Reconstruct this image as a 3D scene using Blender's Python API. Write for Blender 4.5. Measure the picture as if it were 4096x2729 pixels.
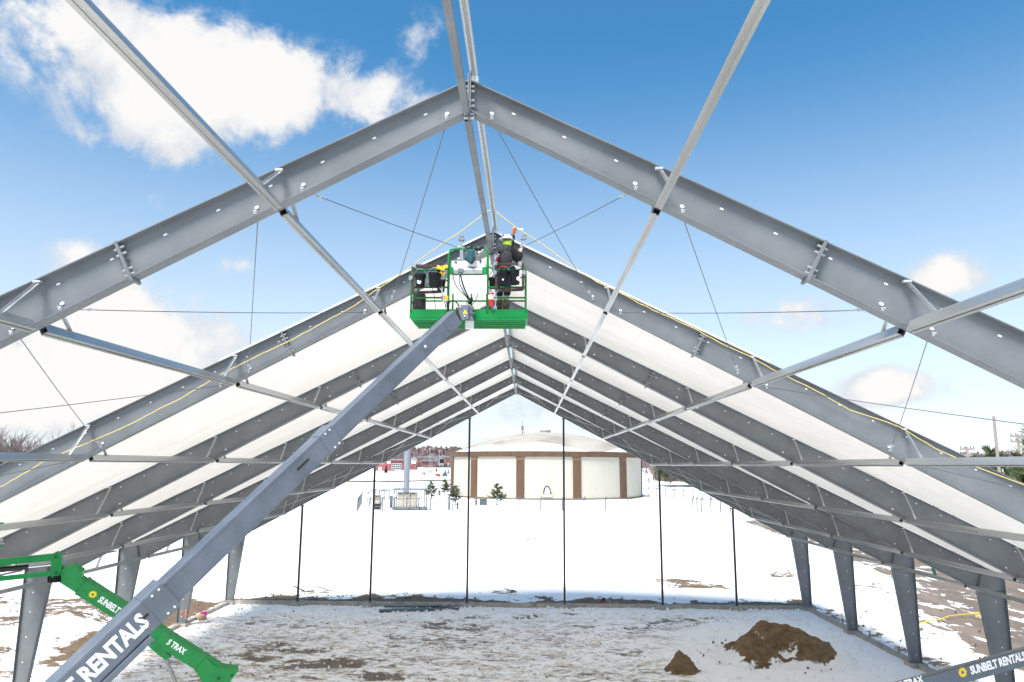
import bpy, bmesh, math, random
import numpy as np
from mathutils import Vector, Matrix
R = math.radians
random.seed(7)
for o in list(bpy.data.objects): bpy.data.objects.remove(o)
S = bpy.context.scene
C = S.collection

# ------------------------------------------------------------------ camera
F_PX, PITCH, YAW, ROLL = 2943.86, .1669, .0233, .0055
CAM = Vector((.799, 0, 8.613))
def _axes():
    cr, sr, cp, sp, cy, sy = math.cos(ROLL), math.sin(ROLL), math.cos(PITCH), math.sin(PITCH), math.cos(YAW), math.sin(YAW)
    def w(X, U, d):
        xx = cr*X-sr*U; u = sr*X+cr*U
        yy = cp*d-sp*u; z = sp*d+cp*u
        return Vector((cy*xx-sy*yy, sy*xx+cy*yy, z))
    return w
_w = _axes()
def ray(x, y): return _w((x-2048)/F_PX, (1364.5-y)/F_PX, 1.0)
def at(x, y, Y):
    r = ray(x, y); return CAM+r*(Y/r.y)
def atz(x, y, z=0.0):
    r = ray(x, y); return CAM+r*((z-CAM.z)/r.z)
cd = bpy.data.cameras.new('camera'); cam = bpy.data.objects.new('camera', cd); C.objects.link(cam)
rx, ry, rz = _w(1, 0, 0), _w(0, 1, 0), -_w(0, 0, 1)
cam.matrix_world = Matrix(((rx.x, ry.x, rz.x, CAM.x), (rx.y, ry.y, rz.y, CAM.y), (rx.z, ry.z, rz.z, CAM.z), (0, 0, 0, 1)))
cd.sensor_width = 36; cd.lens = 36*F_PX/4096; cd.clip_start = .05; cd.clip_end = 9000
S.camera = cam

# ------------------------------------------------------------------ light, sky, exposure
EXPO = 1.12
SUN_EL, SUN_AZ = 58.0, 211.0          # azimuth clockwise from +Y: behind the camera, a little to its left
S.view_settings.view_transform = 'Standard'; S.view_settings.look = 'None'
S.render.engine = 'CYCLES'; S.cycles.use_denoising = True; S.cycles.denoising_input_passes = 'RGB_ALBEDO'
S.view_settings.exposure = EXPO; S.view_settings.gamma = 1; S.view_settings.use_curve_mapping = False
sl = bpy.data.lights.new('sun', 'SUN'); so = bpy.data.objects.new('sun', sl); C.objects.link(so)
sl.energy = 3.5; sl.angle = R(24); sl.color = (1, .955, .89)
sd = Vector((math.sin(R(SUN_AZ))*math.cos(R(SUN_EL)), math.cos(R(SUN_AZ))*math.cos(R(SUN_EL)), math.sin(R(SUN_EL))))
so.rotation_euler = sd.to_track_quat('Z', 'Y').to_euler(); so.location = (0, 0, 60)
W = bpy.data.worlds.new('World'); S.world = W; W.use_nodes = True
class NT:
    def __init__(s, tree): s.t = tree; s.n = tree.nodes; s.l = tree.links
    def new(s, typ, **kw):
        n = s.n.new(typ)
        for k, v in kw.items(): setattr(n, k, v)
        return n
    def put(s, sock, v):
        if hasattr(v, 'is_linked') or hasattr(v, 'links'): s.l.new(v, sock)
        else: sock.default_value = v
    def math(s, op, a, b=None, c=None, clamp=False):
        n = s.new('ShaderNodeMath', operation=op, use_clamp=clamp)
        s.put(n.inputs[0], a)
        if b is not None: s.put(n.inputs[1], b)
        if c is not None: s.put(n.inputs[2], c)
        return n.outputs[0]
    def noise(s, scale, detail=6, rough=.6, vec=None, dist=0.0, dim='3D'):
        n = s.new('ShaderNodeTexNoise'); n.noise_dimensions = dim
        n.inputs['Scale'].default_value = scale; n.inputs['Detail'].default_value = detail; n.inputs['Roughness'].default_value = rough
        n.inputs['Distortion'].default_value = dist
        if vec is not None: s.l.new(vec, n.inputs['Vector'])
        return n.outputs['Fac']
    def ramp(s, fac, a, b, lo=0.0, hi=1.0):
        n = s.new('ShaderNodeMapRange'); n.interpolation_type = 'SMOOTHSTEP'
        s.put(n.inputs['Value'], fac); n.inputs['From Min'].default_value = a; n.inputs['From Max'].default_value = b
        n.inputs['To Min'].default_value = lo; n.inputs['To Max'].default_value = hi
        return n.outputs['Result']
    def mix(s, fac, a, b):
        n = s.new('ShaderNodeMix'); n.data_type = 'RGBA'
        s.put(n.inputs[0], fac)
        for k, v in ((6, a), (7, b)):
            if isinstance(v, tuple): n.inputs[k].default_value = (*v, 1) if len(v) == 3 else v
            else: s.l.new(v, n.inputs[k])
        return n.outputs[2]
    def coord(s, which='Object', scale=None, rot=None):
        c = s.new('ShaderNodeTexCoord').outputs[which]
        if scale or rot:
            m = s.new('ShaderNodeMapping'); s.l.new(c, m.inputs[0])
            if scale: m.inputs['Scale'].default_value = scale
            if rot: m.inputs['Rotation'].default_value = rot
            c = m.outputs[0]
        return c
def sky():
    T = NT(W.node_tree); T.n.clear()
    st = T.new('ShaderNodeTexSky', sky_type='NISHITA', sun_disc=False)
    st.sun_elevation = R(SUN_EL); st.sun_rotation = R(SUN_AZ); st.altitude = 200
    st.air_density = 1.0; st.dust_density = .5; st.ozone_density = 1.6
    d = T.coord('Generated')
    sep = T.new('ShaderNodeSeparateXYZ'); T.l.new(d, sep.inputs[0])
    az = T.math('ARCTAN2', sep.outputs[0], sep.outputs[1]); el = T.math('ARCSINE', sep.outputs[2])
    fb = T.noise(5.5, 12, .60, d, .35)
    fb2 = T.noise(19.0, 9, .62, d, .3)
    def pix(x, y):
        r = ray(x*1.7407, y*1.7407).normalized(); return math.atan2(r.x, r.y), math.asin(r.z)
    # blobs: (x, y, radius x, radius y in overview pixels, weight)
    B = [(610, 215, 270, 125, 1.15), (270, 110, 340, 150, .95), (340, 330, 160, 70, .8), (860, 215, 130, 65, .72), (955, 95, 65, 58, .62), (1010, 30, 90, 60, .2),
         (330, 760, 240, 110, 1.0), (110, 900, 260, 110, 1.0), (330, 890, 260, 70, .8), (375, 460, 110, 34, .62), (530, 606, 64, 24, .56), (190, 590, 110, 50, .42),
         (2185, 630, 105, 55, .8), (1810, 735, 150, 52, .95), (2060, 880, 130, 40, .78), (2000, 915, 170, 30, .4), (1250, 950, 420, 70, .5),
         (100, -420, 600, 160, .8), (-900, 300, 260, 170, .9), (-1300, 800, 420, 160, .9), (3100, 500, 240, 100, .8), (3400, 860, 400, 110, .8), (2500, -700, 420, 150, .7), (-500, -900, 420, 220, .8)]
    tot = None
    for x, y, a, b, w in B:
        A, E = pix(x, y); A2, _ = pix(x+a, y); _, E2 = pix(x, y-b)
        u = T.math('DIVIDE', T.math('SUBTRACT', az, A), abs(A2-A)); v = T.math('DIVIDE', T.math('SUBTRACT', el, E), abs(E2-E))
        r2 = T.math('ADD', T.math('MULTIPLY', u, u), T.math('MULTIPLY', v, v))
        g = T.math('MULTIPLY', T.math('EXPONENT', T.math('MULTIPLY', r2, -1.0)), w)
        tot = g if tot is None else T.math('ADD', tot, g)
    # the part of the sky behind the camera carries the same loose cloud
    back = T.math('MULTIPLY', T.ramp(sep.outputs[1], .1, -.5), T.ramp(T.noise(2.2, 3, .5, d), .5, .62, 0, .8))
    tot = T.math('ADD', tot, back)
    f = T.math('ADD', T.math('MULTIPLY', T.math('SUBTRACT', fb, .5), 3.4), T.math('MULTIPLY', T.math('SUBTRACT', fb2, .5), 1.7))
    dens = T.math('ADD', tot, T.math('MULTIPLY', f, T.math('MINIMUM', T.math('MULTIPLY', tot, 1.7), .95)))
    cov = T.ramp(dens, .22, .82, 0, .97)
    core = T.ramp(T.math('ADD', dens, T.math('MULTIPLY', T.math('SUBTRACT', T.noise(9, 8, .6, d, .3), .5), 2.2)), .35, 1.15)
    ccol = T.mix(core, (5.1, 5.4, 5.8), (6.95, 6.85, 6.7))
    hz = T.ramp(el, .56, -.10)
    mu = T.new('ShaderNodeMix'); mu.data_type = 'RGBA'; mu.blend_type = 'MULTIPLY'; mu.inputs[0].default_value = 1
    T.l.new(st.outputs[0], mu.inputs[6]); T.l.new(T.mix(hz, (.50, 1.18, 1.40), (1.0, 1.0, 1.0)), mu.inputs[7])
    base = T.mix(T.math('MULTIPLY', hz, .80), mu.outputs[2], (7.4, 8.1, 8.6))
    col = T.mix(cov, base, ccol)
    bg = T.new('ShaderNodeBackground'); bg.inputs[1].default_value = .066
    T.l.new(col, bg.inputs[0])
    T.l.new(bg.outputs[0], T.new('ShaderNodeOutputWorld').inputs[0])
sky()

# ------------------------------------------------------------------ materials
M = {}
def mat(name, col, rough=.5, metal=0.0, var=.12, vs=3.0, bump=0.0, bs=30.0, col2=None, c2=(.5, .7), c2s=2.0, spec=.5, stretch=None, coat=0.0, det=6):
    m = bpy.data.materials.new(name); m.use_nodes = True; T = NT(m.node_tree); T.n.clear()
    b = T.new('ShaderNodeBsdfPrincipled'); out = T.new('ShaderNodeOutputMaterial'); T.l.new(b.outputs[0], out.inputs[0])
    co = T.coord('Object', stretch)
    n = T.noise(vs, det, .6, co)
    lo = tuple(c*(1-var) for c in col); hi = tuple(min(1, c*(1+var)) for c in col)
    c = T.mix(T.ramp(n, .3, .7), lo, hi)
    if col2: c = T.mix(T.ramp(T.noise(c2s, 7, .65, co, .3), *c2), c, col2)
    T.l.new(c, b.inputs['Base Color'])
    rr = T.math('MULTIPLY', T.ramp(T.noise(vs*2.3, min(4, det), .6, co), .3, .7, .82, 1.18), rough, clamp=True)
    T.l.new(rr, b.inputs['Roughness'])
    b.inputs['Metallic'].default_value = metal; b.inputs['Specular IOR Level'].default_value = spec
    if coat: b.inputs['Coat Weight'].default_value = coat; b.inputs['Coat Roughness'].default_value = .15
    if bump:
        bp = T.new('ShaderNodeBump'); bp.inputs['Strength'].default_value = bump; bp.inputs['Distance'].default_value = .02
        T.l.new(T.noise(bs, 5, .6, co), bp.inputs['Height']); T.l.new(bp.outputs[0], b.inputs['Normal'])
    M[name] = m; return m
mat('frame_paint', (.153, .167, .179), .48, var=.12, vs=1.1, bump=.06, bs=60, col2=(.155, .14, .12), c2=(.62, .78), c2s=1.3)
mat('post_paint', (.065, .07, .077), .5, vs=2)
mat('bolt_zinc', (.55, .57, .59), .4, .4, vs=9)
mat('bolt_grey', (.36, .38, .40), .45, .2, vs=9)
mat('galv', (.45, .465, .46), .33, .68, var=.10, vs=2.2, stretch=(2, .1, 2), det=2)
mat('fence_grey', (.13, .14, .15), .6)
mat('galv_dull', (.26, .27, .27), .5, .3, var=.25, vs=6, stretch=(6, 1, 6))
mat('white_plug', (.74, .74, .74), .45, vs=8, var=.04)
mat('dark_gap', (.02, .018, .017), .8)
mat('cable_steel', (.14, .14, .145), .4, .6)
mat('rope_yellow', (.66, .52, .18), .75, vs=60, var=.3, bump=.3, bs=90)
mat('keder_white', (.83, .83, .82), .35, vs=4, var=.05)
mat('boom_grey', (.118, .138, .168), .45, var=.18, vs=1.6, bump=.06, bs=40, coat=.08, col2=(.16, .175, .20), c2=(.5, .75), c2s=.9)
mat('boom_blue', (.085, .115, .15), .38, var=.1, vs=1.2, coat=.25, col2=(.12, .14, .165), c2=(.5, .75), c2s=1.0)
mat('lift_green', (.002, .215, .045), .42, var=.12, vs=2.5, spec=.35, bump=.03, bs=40, col2=(.012, .16, .045), c2=(.58, .80), c2s=2.5)
mat('letter_white', (.82, .83, .84), .5, vs=10, var=.06)
mat('logo_yellow', (.80, .58, .02), .45, vs=10, var=.05)
mat('black_plastic', (.007, .0075, .009), .55, spec=.25, vs=14, var=.35, bump=.12, bs=40, col2=(.022, .022, .025), c2=(.6, .75), c2s=9)
mat('black_rubber', (.006, .006, .0065), .65, spec=.2)
mat('rust_steel', (.055, .03, .022), .72, var=.3, vs=9, bump=.2, bs=45, col2=(.10, .045, .022), c2=(.5, .7), c2s=7)
mat('burnt_barrel', (.055, .042, .038), .65, var=.4, vs=8, col2=(.30, .25, .22), c2=(.60, .68), c2s=7, bump=.2, bs=30)
mat('sheet_white', (.80, .80, .79), .5, var=.04, vs=3)
mat('box_white', (.74, .75, .75), .4, var=.05, vs=4)
mat('tool_yellow', (.72, .47, .03), .4, vs=12)
mat('tool_black', (.012, .012, .012), .5, vs=12)
mat('ext_red', (.52, .015, .025), .3, coat=.5)
mat('cloth_teal', (.018, .085, .105), .9, vs=18, var=.25, bump=.3, bs=60)
mat('hoodie_black', (.010, .010, .011), .95, vs=25, var=.4, bump=.5, bs=120)
mat('hoodie', (.065, .066, .07), .95, vs=25, var=.4, bump=.5, bs=120)
mat('jeans', (.008, .016, .034), .95, vs=30, var=.35, bump=.4, bs=90)
mat('boot_camo', (.14, .115, .075), .9, vs=18, var=.5, col2=(.05, .045, .025), c2=(.48, .56), c2s=16)
mat('gaiter', (.52, .74, .06), .8, vs=14, var=.08, bump=.2, bs=60)
mat('hard_hat', (.82, .82, .81), .25, vs=5, var=.04)
mat('glove', (.62, .16, .03), .8, vs=30, bump=.3, bs=90)
mat('skin', (.58, .34, .25), .55, vs=20)
mat('harness_red', (.42, .012, .03), .7)
mat('sticker', (.10, .12, .22), .5, col2=(.55, .55, .6), c2=(.5, .6), c2s=60)
mat('concrete', (.33, .31, .28), .85, var=.18, vs=2.2, bump=.25, bs=25, col2=(.20, .16, .12), c2=(.55, .75), c2s=1.3)
mat('wood', (.26, .20, .14), .85, var=.25, vs=3, stretch=(1, 6, 6), bump=.2, bs=25)
mat('tank_wall', (.45, .425, .36), .8, var=.04, vs=.25, col2=(.45, .41, .34), c2=(.55, .85), c2s=.12, stretch=(1, 1, .25))
mat('tank_brown', (.10, .053, .028), .75, var=.14, vs=.5, stretch=(1, 1, .2), col2=(.045, .022, .012), c2=(.55, .72), c2s=.9)
mat('tank_brown_light', (.145, .083, .048), .75, var=.12, vs=.6)
mat('dome', (.37, .335, .29), .8, var=.06, vs=.12, col2=(.26, .225, .19), c2=(.50, .66), c2s=.10)
mat('moss_stain', (.12, .09, .045), .9, vs=3, var=.3)
mat('cabinet_cream', (.46, .43, .35), .55, vs=2, var=.05)
mat('enclosure_grey', (.17, .19, .21), .55, .3, vs=3)
mat('mono_pole', (.26, .29, .32), .5, .2, vs=.5, stretch=(1, 1, .2))
mat('transformer_green', (.05, .085, .085), .6)
mat('brick_red', (.27, .085, .085), .85, vs=.4, var=.1)
mat('brick_brown', (.19, .09, .08), .85, vs=.3, var=.12)
mat('glass_dark', (.06, .08, .09), .15, vs=1, var=.4)
mat('roof_grey', (.19, .195, .21), .7)
mat('house_pale', (.36, .345, .345), .8)
mat('red_shed', (.36, .025, .025), .6)
mat('bark', (.13, .095, .075), .9, vs=6, bump=.3, bs=20)
mat('twig', (.20, .155, .145), .9, vs=2, var=.25)
mat('twig_far', (.15, .105, .105), .9, vs=.2, var=.2)
mat('pine_needle', (.075, .095, .035), .8, vs=1.2, var=.45)
mat('spruce_far', (.025, .04, .027), .85, vs=.4, var=.4)
mat('pole_wood', (.26, .22, .20), .9, vs=3, stretch=(4, 4, .5))
mat('pink', (.80, .02, .42), .4)
mat('red_tool', (.16, .03, .035), .5)
mat('blue_tape', (.02, .22, .55), .5)
mat('orange_paint', (.80, .18, .06), .6)
mat('strap_yellow', (.70, .48, .06), .7, vs=20)
mat('steel_stack', (.10, .125, .14), .5, .2, vs=3, var=.3)
mat('gasket_green', (.01, .075, .05), .6)
mat('warning_yellow', (.85, .60, .05), .45)
mat('beige_paper', (.40, .30, .20), .9)
mat('chrome', (.75, .76, .78), .15, 1.0)
def fabric_mat():
    m = bpy.data.materials.new('roof_fabric'); m.use_nodes = True; T = NT(m.node_tree); T.n.clear()
    co = T.coord('Object')
    c = T.mix(T.ramp(T.noise(.5, 5, .6, T.coord('Object', (1, 2.2, 1))), .35, .7), (.56, .53, .485), (.68, .655, .62))
    crease_shade = T.ramp(T.noise(1.0, 7, .55, T.coord('Object', (.25, 3.2, .3))), .50, .70, 0, .16)  # darker streaks put the shade of folds into the cloth colour
    c = T.mix(crease_shade, c, (.50, .46, .41))
    sx = T.new('ShaderNodeSeparateXYZ'); T.l.new(co, sx.inputs[0])
    seam = T.math('LESS_THAN', T.math('FRACT', T.math('MULTIPLY', T.math('ADD', sx.outputs[0], 60.7), .42)), .012)
    c = T.mix(T.math('MULTIPLY', seam, .35), c, (.38, .35, .32))
    d = T.new('ShaderNodeBsdfPrincipled'); T.l.new(c, d.inputs['Base Color']); d.inputs['Roughness'].default_value = .42
    t = T.new('ShaderNodeBsdfTranslucent'); t.inputs[0].default_value = (.92, .86, .77, 1)
    bp = T.new('ShaderNodeBump'); bp.inputs['Strength'].default_value = .25; bp.inputs['Distance'].default_value = .06
    T.l.new(T.noise(.9, 4, .5, T.coord('Object', (.5, 1.6, .5))), bp.inputs['Height']); T.l.new(bp.outputs[0], d.inputs['Normal'])
    mx = T.new('ShaderNodeMixShader'); mx.inputs[0].default_value = .28
    T.l.new(d.outputs[0], mx.inputs[1]); T.l.new(t.outputs[0], mx.inputs[2])
    T.l.new(mx.outputs[0], T.new('ShaderNodeOutputMaterial').inputs[0]); M['roof_fabric'] = m
fabric_mat()

# ------------------------------------------------------------------ mesh helpers
Z = Vector((0, 0, 1))
def V(*a): return Vector(a)
class MB:
    def __init__(s): s.v = []; s.f = []
    def add(s, vs, fs):
        o = len(s.v); s.v += [tuple(v) for v in vs]; s.f += [tuple(i+o for i in f) for f in fs]; return s
    def hexa(s, p):
        return s.add(p, [(0, 3, 2, 1), (4, 5, 6, 7), (0, 1, 5, 4), (1, 2, 6, 5), (2, 3, 7, 6), (3, 0, 4, 7)])
    def box(s, c, d, m=None):
        x, y, z = (k/2 for k in d); c = Vector(c)
        p = [Vector(q) for q in ((-x, -y, -z), (x, -y, -z), (x, y, -z), (-x, y, -z), (-x, -y, z), (x, -y, z), (x, y, z), (-x, y, z))]
        if m is not None: p = [m @ q for q in p]
        return s.hexa([q+c for q in p])
    def beam(s, a, b, w, h, up=Z, w2=None, h2=None):
        a, b = Vector(a), Vector(b); d = (b-a).normalized(); sd_ = d.cross(Vector(up))
        if sd_.length < 1e-4: sd_ = d.cross(V(0, 1, 0))
        sd_.normalize(); u = sd_.cross(d)
        w2 = w2 or w; h2 = h2 or h; p = []
        for q, ww, hh in ((a, w, h), (b, w2, h2)):
            p += [q-sd_*ww/2-u*hh/2, q+sd_*ww/2-u*hh/2, q+sd_*ww/2+u*hh/2, q-sd_*ww/2+u*hh/2]
        return s.hexa(p)
    def tube(s, pts, r, n=6, cap=True):
        pts = [Vector(p) for p in pts]; k = len(pts)
        rs = r if isinstance(r, (list, tuple)) else [r]*k
        o = len(s.v); ref = None
        for i, p in enumerate(pts):
            d = (pts[min(i+1, k-1)]-pts[max(i-1, 0)]).normalized()
            if ref is None: ref = d.orthogonal().normalized()
            ref = (ref-d*ref.dot(d))
            if ref.length < 1e-5: ref = d.orthogonal()
            ref.normalize(); b = d.cross(ref)
            for j in range(n):
                t = 2*math.pi*j/n; s.v.append(tuple(p+(ref*math.cos(t)+b*math.sin(t))*rs[i]))
        for i in range(k-1):
            for j in range(n):
                s.f.append((o+i*n+j, o+i*n+(j+1) % n, o+(i+1)*n+(j+1) % n, o+(i+1)*n+j))
        if cap:
            s.f.append(tuple(o+j for j in range(n))[::-1]); s.f.append(tuple(o+(k-1)*n+j for j in range(n)))
        return s
    def cyl(s, a, b, r, n=10, r2=None): return s.tube([a, b], [r, r2 if r2 is not None else r], n)
    def lathe(s, c, prof, n=16, ax=Z, cap=True):
        c = Vector(c); ax = Vector(ax).normalized()
        return s.tube([c+ax*h for r, h in prof], [max(r, 1e-4) for r, h in prof], n, cap) if True else s
    def prism(s, poly, d):      # polygon (list of points) extruded by vector d
        n = len(poly); d = Vector(d); p = [Vector(q) for q in poly]
        return s.add(p+[q+d for q in p], [tuple(range(n))[::-1], tuple(range(n, 2*n))]+[(i, (i+1) % n, (i+1) % n+n, i+n) for i in range(n)])
    def ball(s, c, r, n=10, m=6, sc=(1, 1, 1)):
        c = Vector(c); o = len(s.v)
        for i in range(1, m):
            t = math.pi*i/m
            for j in range(n):
                a = 2*math.pi*j/n
                s.v.append((c.x+r*sc[0]*math.sin(t)*math.cos(a), c.y+r*sc[1]*math.sin(t)*math.sin(a), c.z+r*sc[2]*math.cos(t)))
        top = len(s.v); s.v.append((c.x, c.y, c.z+r*sc[2])); bot = len(s.v); s.v.append((c.x, c.y, c.z-r*sc[2]))
        for i in range(m-2):
            for j in range(n): s.f.append((o+i*n+j, o+(i+1)*n+j, o+(i+1)*n+(j+1) % n, o+i*n+(j+1) % n))
        for j in range(n):
            s.f.append((top, o+j, o+(j+1) % n)); s.f.append((bot, o+(m-2)*n+(j+1) % n, o+(m-2)*n+j))
        return s
    def mesh(s, name, off=V(0, 0, 0), smooth=False):
        me = bpy.data.meshes.new(name); me.from_pydata([(a-off.x, b-off.y, c-off.z) for a, b, c in s.v], [], s.f); me.update()
        if smooth:
            me.polygons.foreach_set('use_smooth', [True]*len(me.polygons))
        return me
    def build(s, name, m, parent=None, smooth=False, fix=True):
        me = s.mesh(name, origin(parent), smooth)
        if fix:
            bm = bmesh.new(); bm.from_mesh(me); bmesh.ops.recalc_face_normals(bm, faces=bm.faces); bm.to_mesh(me); bm.free()
        return link(name, me, m, parent)
def origin(p):
    o = V(0, 0, 0)
    while p is not None: o = o+p.location; p = p.parent
    return o
def link(name, me, m=None, parent=None):
    o = bpy.data.objects.new(name, me); C.objects.link(o)
    if m and me is not None and not me.materials: me.materials.append(M[m] if isinstance(m, str) else m)
    if parent is not None: o.parent = parent
    return o
def inst(name, me, parent, loc, mtx=None):   # share mesh data; loc in world space
    o = bpy.data.objects.new(name, me); C.objects.link(o); o.parent = parent
    if mtx is not None: o.matrix_basis = mtx.to_4x4()
    o.location = Vector(loc)-origin(parent)
    return o
def tag(o, label, cat, group=None):
    o['label'] = label; o['category'] = cat
    if group: o['group'] = group
    return o
def thing(name, label, cat, loc=(0, 0, 0), group=None):
    o = bpy.data.objects.new(name, None); C.objects.link(o); o.location = loc; o.empty_display_size = .2
    return tag(o, label, cat, group)
def struct(o): o['kind'] = 'structure'; return o
def copy_tree(o, parent=None):
    c = o.copy(); C.objects.link(c)
    if parent is not None: c.parent = parent
    for ch in list(o.children): copy_tree(ch, c)
    return c
def shade(o, ang=35):
    me = o.data; me.polygons.foreach_set('use_smooth', [True]*len(me.polygons))
    try: me.set_sharp_from_angle(angle=R(ang))
    except Exception: pass
    return o
def rotm(u, v, n): return Matrix(((u.x, v.x, n.x), (u.y, v.y, n.y), (u.z, v.z, n.z)))
def text(name, s, org, u, v, size, m, parent, bold=.012, shear=0.0, ext=.002, sx=1.0, caps=.78):
    u = Vector(u).normalized(); v = Vector(v); v = (v-u*v.dot(u)).normalized(); n = u.cross(v)
    cu = bpy.data.curves.new(name, 'FONT'); cu.body = s; cu.size = size; cu.extrude = ext; cu.offset = bold*size; cu.shear = shear; cu.resolution_u = 2
    cu.space_character = .98
    o = bpy.data.objects.new(name, cu); C.objects.link(o)
    bpy.context.view_layer.update()
    me = bpy.data.meshes.new_from_object(o.evaluated_get(bpy.context.evaluated_depsgraph_get())); me.name = name
    bpy.data.objects.remove(o); bpy.data.curves.remove(cu)
    A = rotm(u, v, n).to_4x4(); me.transform(A @ Matrix.Diagonal((sx, 1, 1, 1)))
    me.transform(Matrix.Translation(Vector(org)-origin(parent)))
    me.materials.clear(); me.materials.append(M[m])
    o = bpy.data.objects.new(name, me); C.objects.link(o); o.parent = parent
    return o

# numpy value noise
def vnoise(x, y, seed=0):
    xi = np.floor(x).astype(np.int64); yi = np.floor(y).astype(np.int64); fx = x-xi; fy = y-yi
    fx = fx*fx*(3-2*fx); fy = fy*fy*(3-2*fy)
    def h(a, b):
        n = (a*374761393+b*668265263+seed*1274126177) & 0x7fffffff
        n = ((n ^ (n >> 13))*1274126177) & 0x7fffffff
        return ((n ^ (n >> 16)) & 0xffff)/65535.0
    return (h(xi, yi)*(1-fx)+h(xi+1, yi)*fx)*(1-fy)+(h(xi, yi+1)*(1-fx)+h(xi+1, yi+1)*fx)*fy
def fbm(x, y, oct=5, seed=0, g=.5):
    s = 0; a = 1; t = 0
    for i in range(oct):
        s = s+a*vnoise(x*2**i, y*2**i, seed+i*17); t += a; a *= g
    return s/t
def sstep(x, a, b):
    t = np.clip((x-a)/(b-a), 0, 1); return t*t*(3-2*t)

# ------------------------------------------------------------------ ground: one sheet out to the horizon
def axis(lo, hi, step, far_lo, far_hi, grow=1.16):
    a = list(np.arange(lo, hi+1e-6, step))
    s = step; x = hi
    while x < far_hi: s = min(s*grow, 120); x += s; a.append(x)
    s = step; x = lo; pre = []
    while x > far_lo: s = min(s*grow, 120); x -= s; pre.append(x)
    return np.array(pre[::-1]+a)
def zones(X, Y):
    n1 = fbm(X*.22, Y*.22, 4, 3); n2 = fbm(X*.6, Y*.6, 4, 9)
    inside = sstep(18.0-np.abs(X), 0, .4)*sstep(48.2-Y, 0, .4)
    slush = inside*np.clip(.30+.75*sstep(9.5-X+5*(n1-.5), 0, 5)*sstep(46.5-Y, 0, 5), 0, 1)*np.clip(.65+.7*(n1-.3), 0, 1)
    soil = np.zeros_like(X)
    soil += 1.0*sstep(Y, 48.5, 48.8)*sstep(51.6+3.4*(n2-.5)-Y, 0, 1.2)*sstep(19.5-np.abs(X), 0, 1.0)
    # left flank: bare sandy soil along the curb, old snow with soil showing
    soil += .80*sstep(-18.5-X, 0, .3)*sstep(X+21.3+2*(n2-.5), 0, .8)*sstep(Y, 33, 36)*sstep(49.5-Y, 0, 2)
    soil += sstep(-18.6-X, 0, 2)*sstep(X+38, 0, 3)*sstep(54-Y, 0, 6)*(.85*np.clip(n1*2.4-.62, 0, 1)+.35*np.clip(n2*4-1.9, 0, 1))
    # right flank: soil along the curb and meltwater patches down to the gravel
    soil += .55*sstep(X-18.5, 0, .3)*sstep(19.9+1.5*(n2-.5)-X, 0, .5)*sstep(50-Y, 0, 2)
    edge = np.interp(Y, [20, 39, 43, 61, 73, 109, 160], [20.5, 22.0, 22.9, 29, 32, 34.2, 36])+3.0*(n1-.5)+2.2*(n2-.5)
    far = np.interp(Y, [20, 39, 59, 75, 109, 160], [30, 36, 45, 47, 41, 39])
    road = sstep(X-edge, -.6, 1.2)*sstep(far+4*(n1-.5)-X, -1, 1)*sstep(135-Y, 0, 20)
    soil += .50*sstep(X-19, 0, 4)*sstep(edge+1-X, 0, 2)*np.clip(n1*2.4-.75, 0, 1)*sstep(75-Y, 0, 20)
    for (px, py, r, k) in ((2130, 2158, 1.4, .75), (2085, 2168, .6, .7), (2730, 2325, 1.6, .6), (2760, 2345, 1.0, .6), (2715, 2318, .8, .6), (3120, 2300, 1.6, .6),
                           (1250, 2365, 1.0, .6), (1560, 2375, 1.2, .5), (2010, 2368, 1.0, .6), (1640, 2385, .7, .6), (2870, 2345, 1.2, .6), (3000, 2280, .8, .5)):
        p = atz(px, py); soil += k*np.exp(-(((X-p.x)/(r*1.8))**2+((Y-p.y)/r)**2))
    # darker churned spots indoors
    for (px, py, r, k) in ((1870, 2505, 1.3, .62), (1700, 2490, 1.0, .5), (2110, 2455, 1.0, .65), (1910, 2455, .7, .62), (2330, 2490, .9, .5), (1500, 2690, .8, .62), (1560, 2695, .6, .5),
                           (1540, 2540, .8, .5), (2500, 2600, 1.2, .5), (2650, 2480, 1.3, .5), (2820, 2470, 1.2, .5), (1230, 2590, 1.0, .66), (1330, 2640, 1.0, .62), (1020, 2620, .9, .66), (1160, 2650, .9, .6), (1390, 2640, .9, .5),
                           (1080, 2570, .9, .55), (900, 2600, .8, .45), (1830, 2470, .6, .5), (1690, 2465, .5, .4), (2280, 2445, .6, .5), (2560, 2505, 1.0, .45)):
        p = atz(px, py); soil += k*np.exp(-(((X-p.x)/(r*1.5))**2+((Y-p.y)/r)**2))
    return slush, np.clip(soil, 0, 1), road, inside, n1, n2
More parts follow.
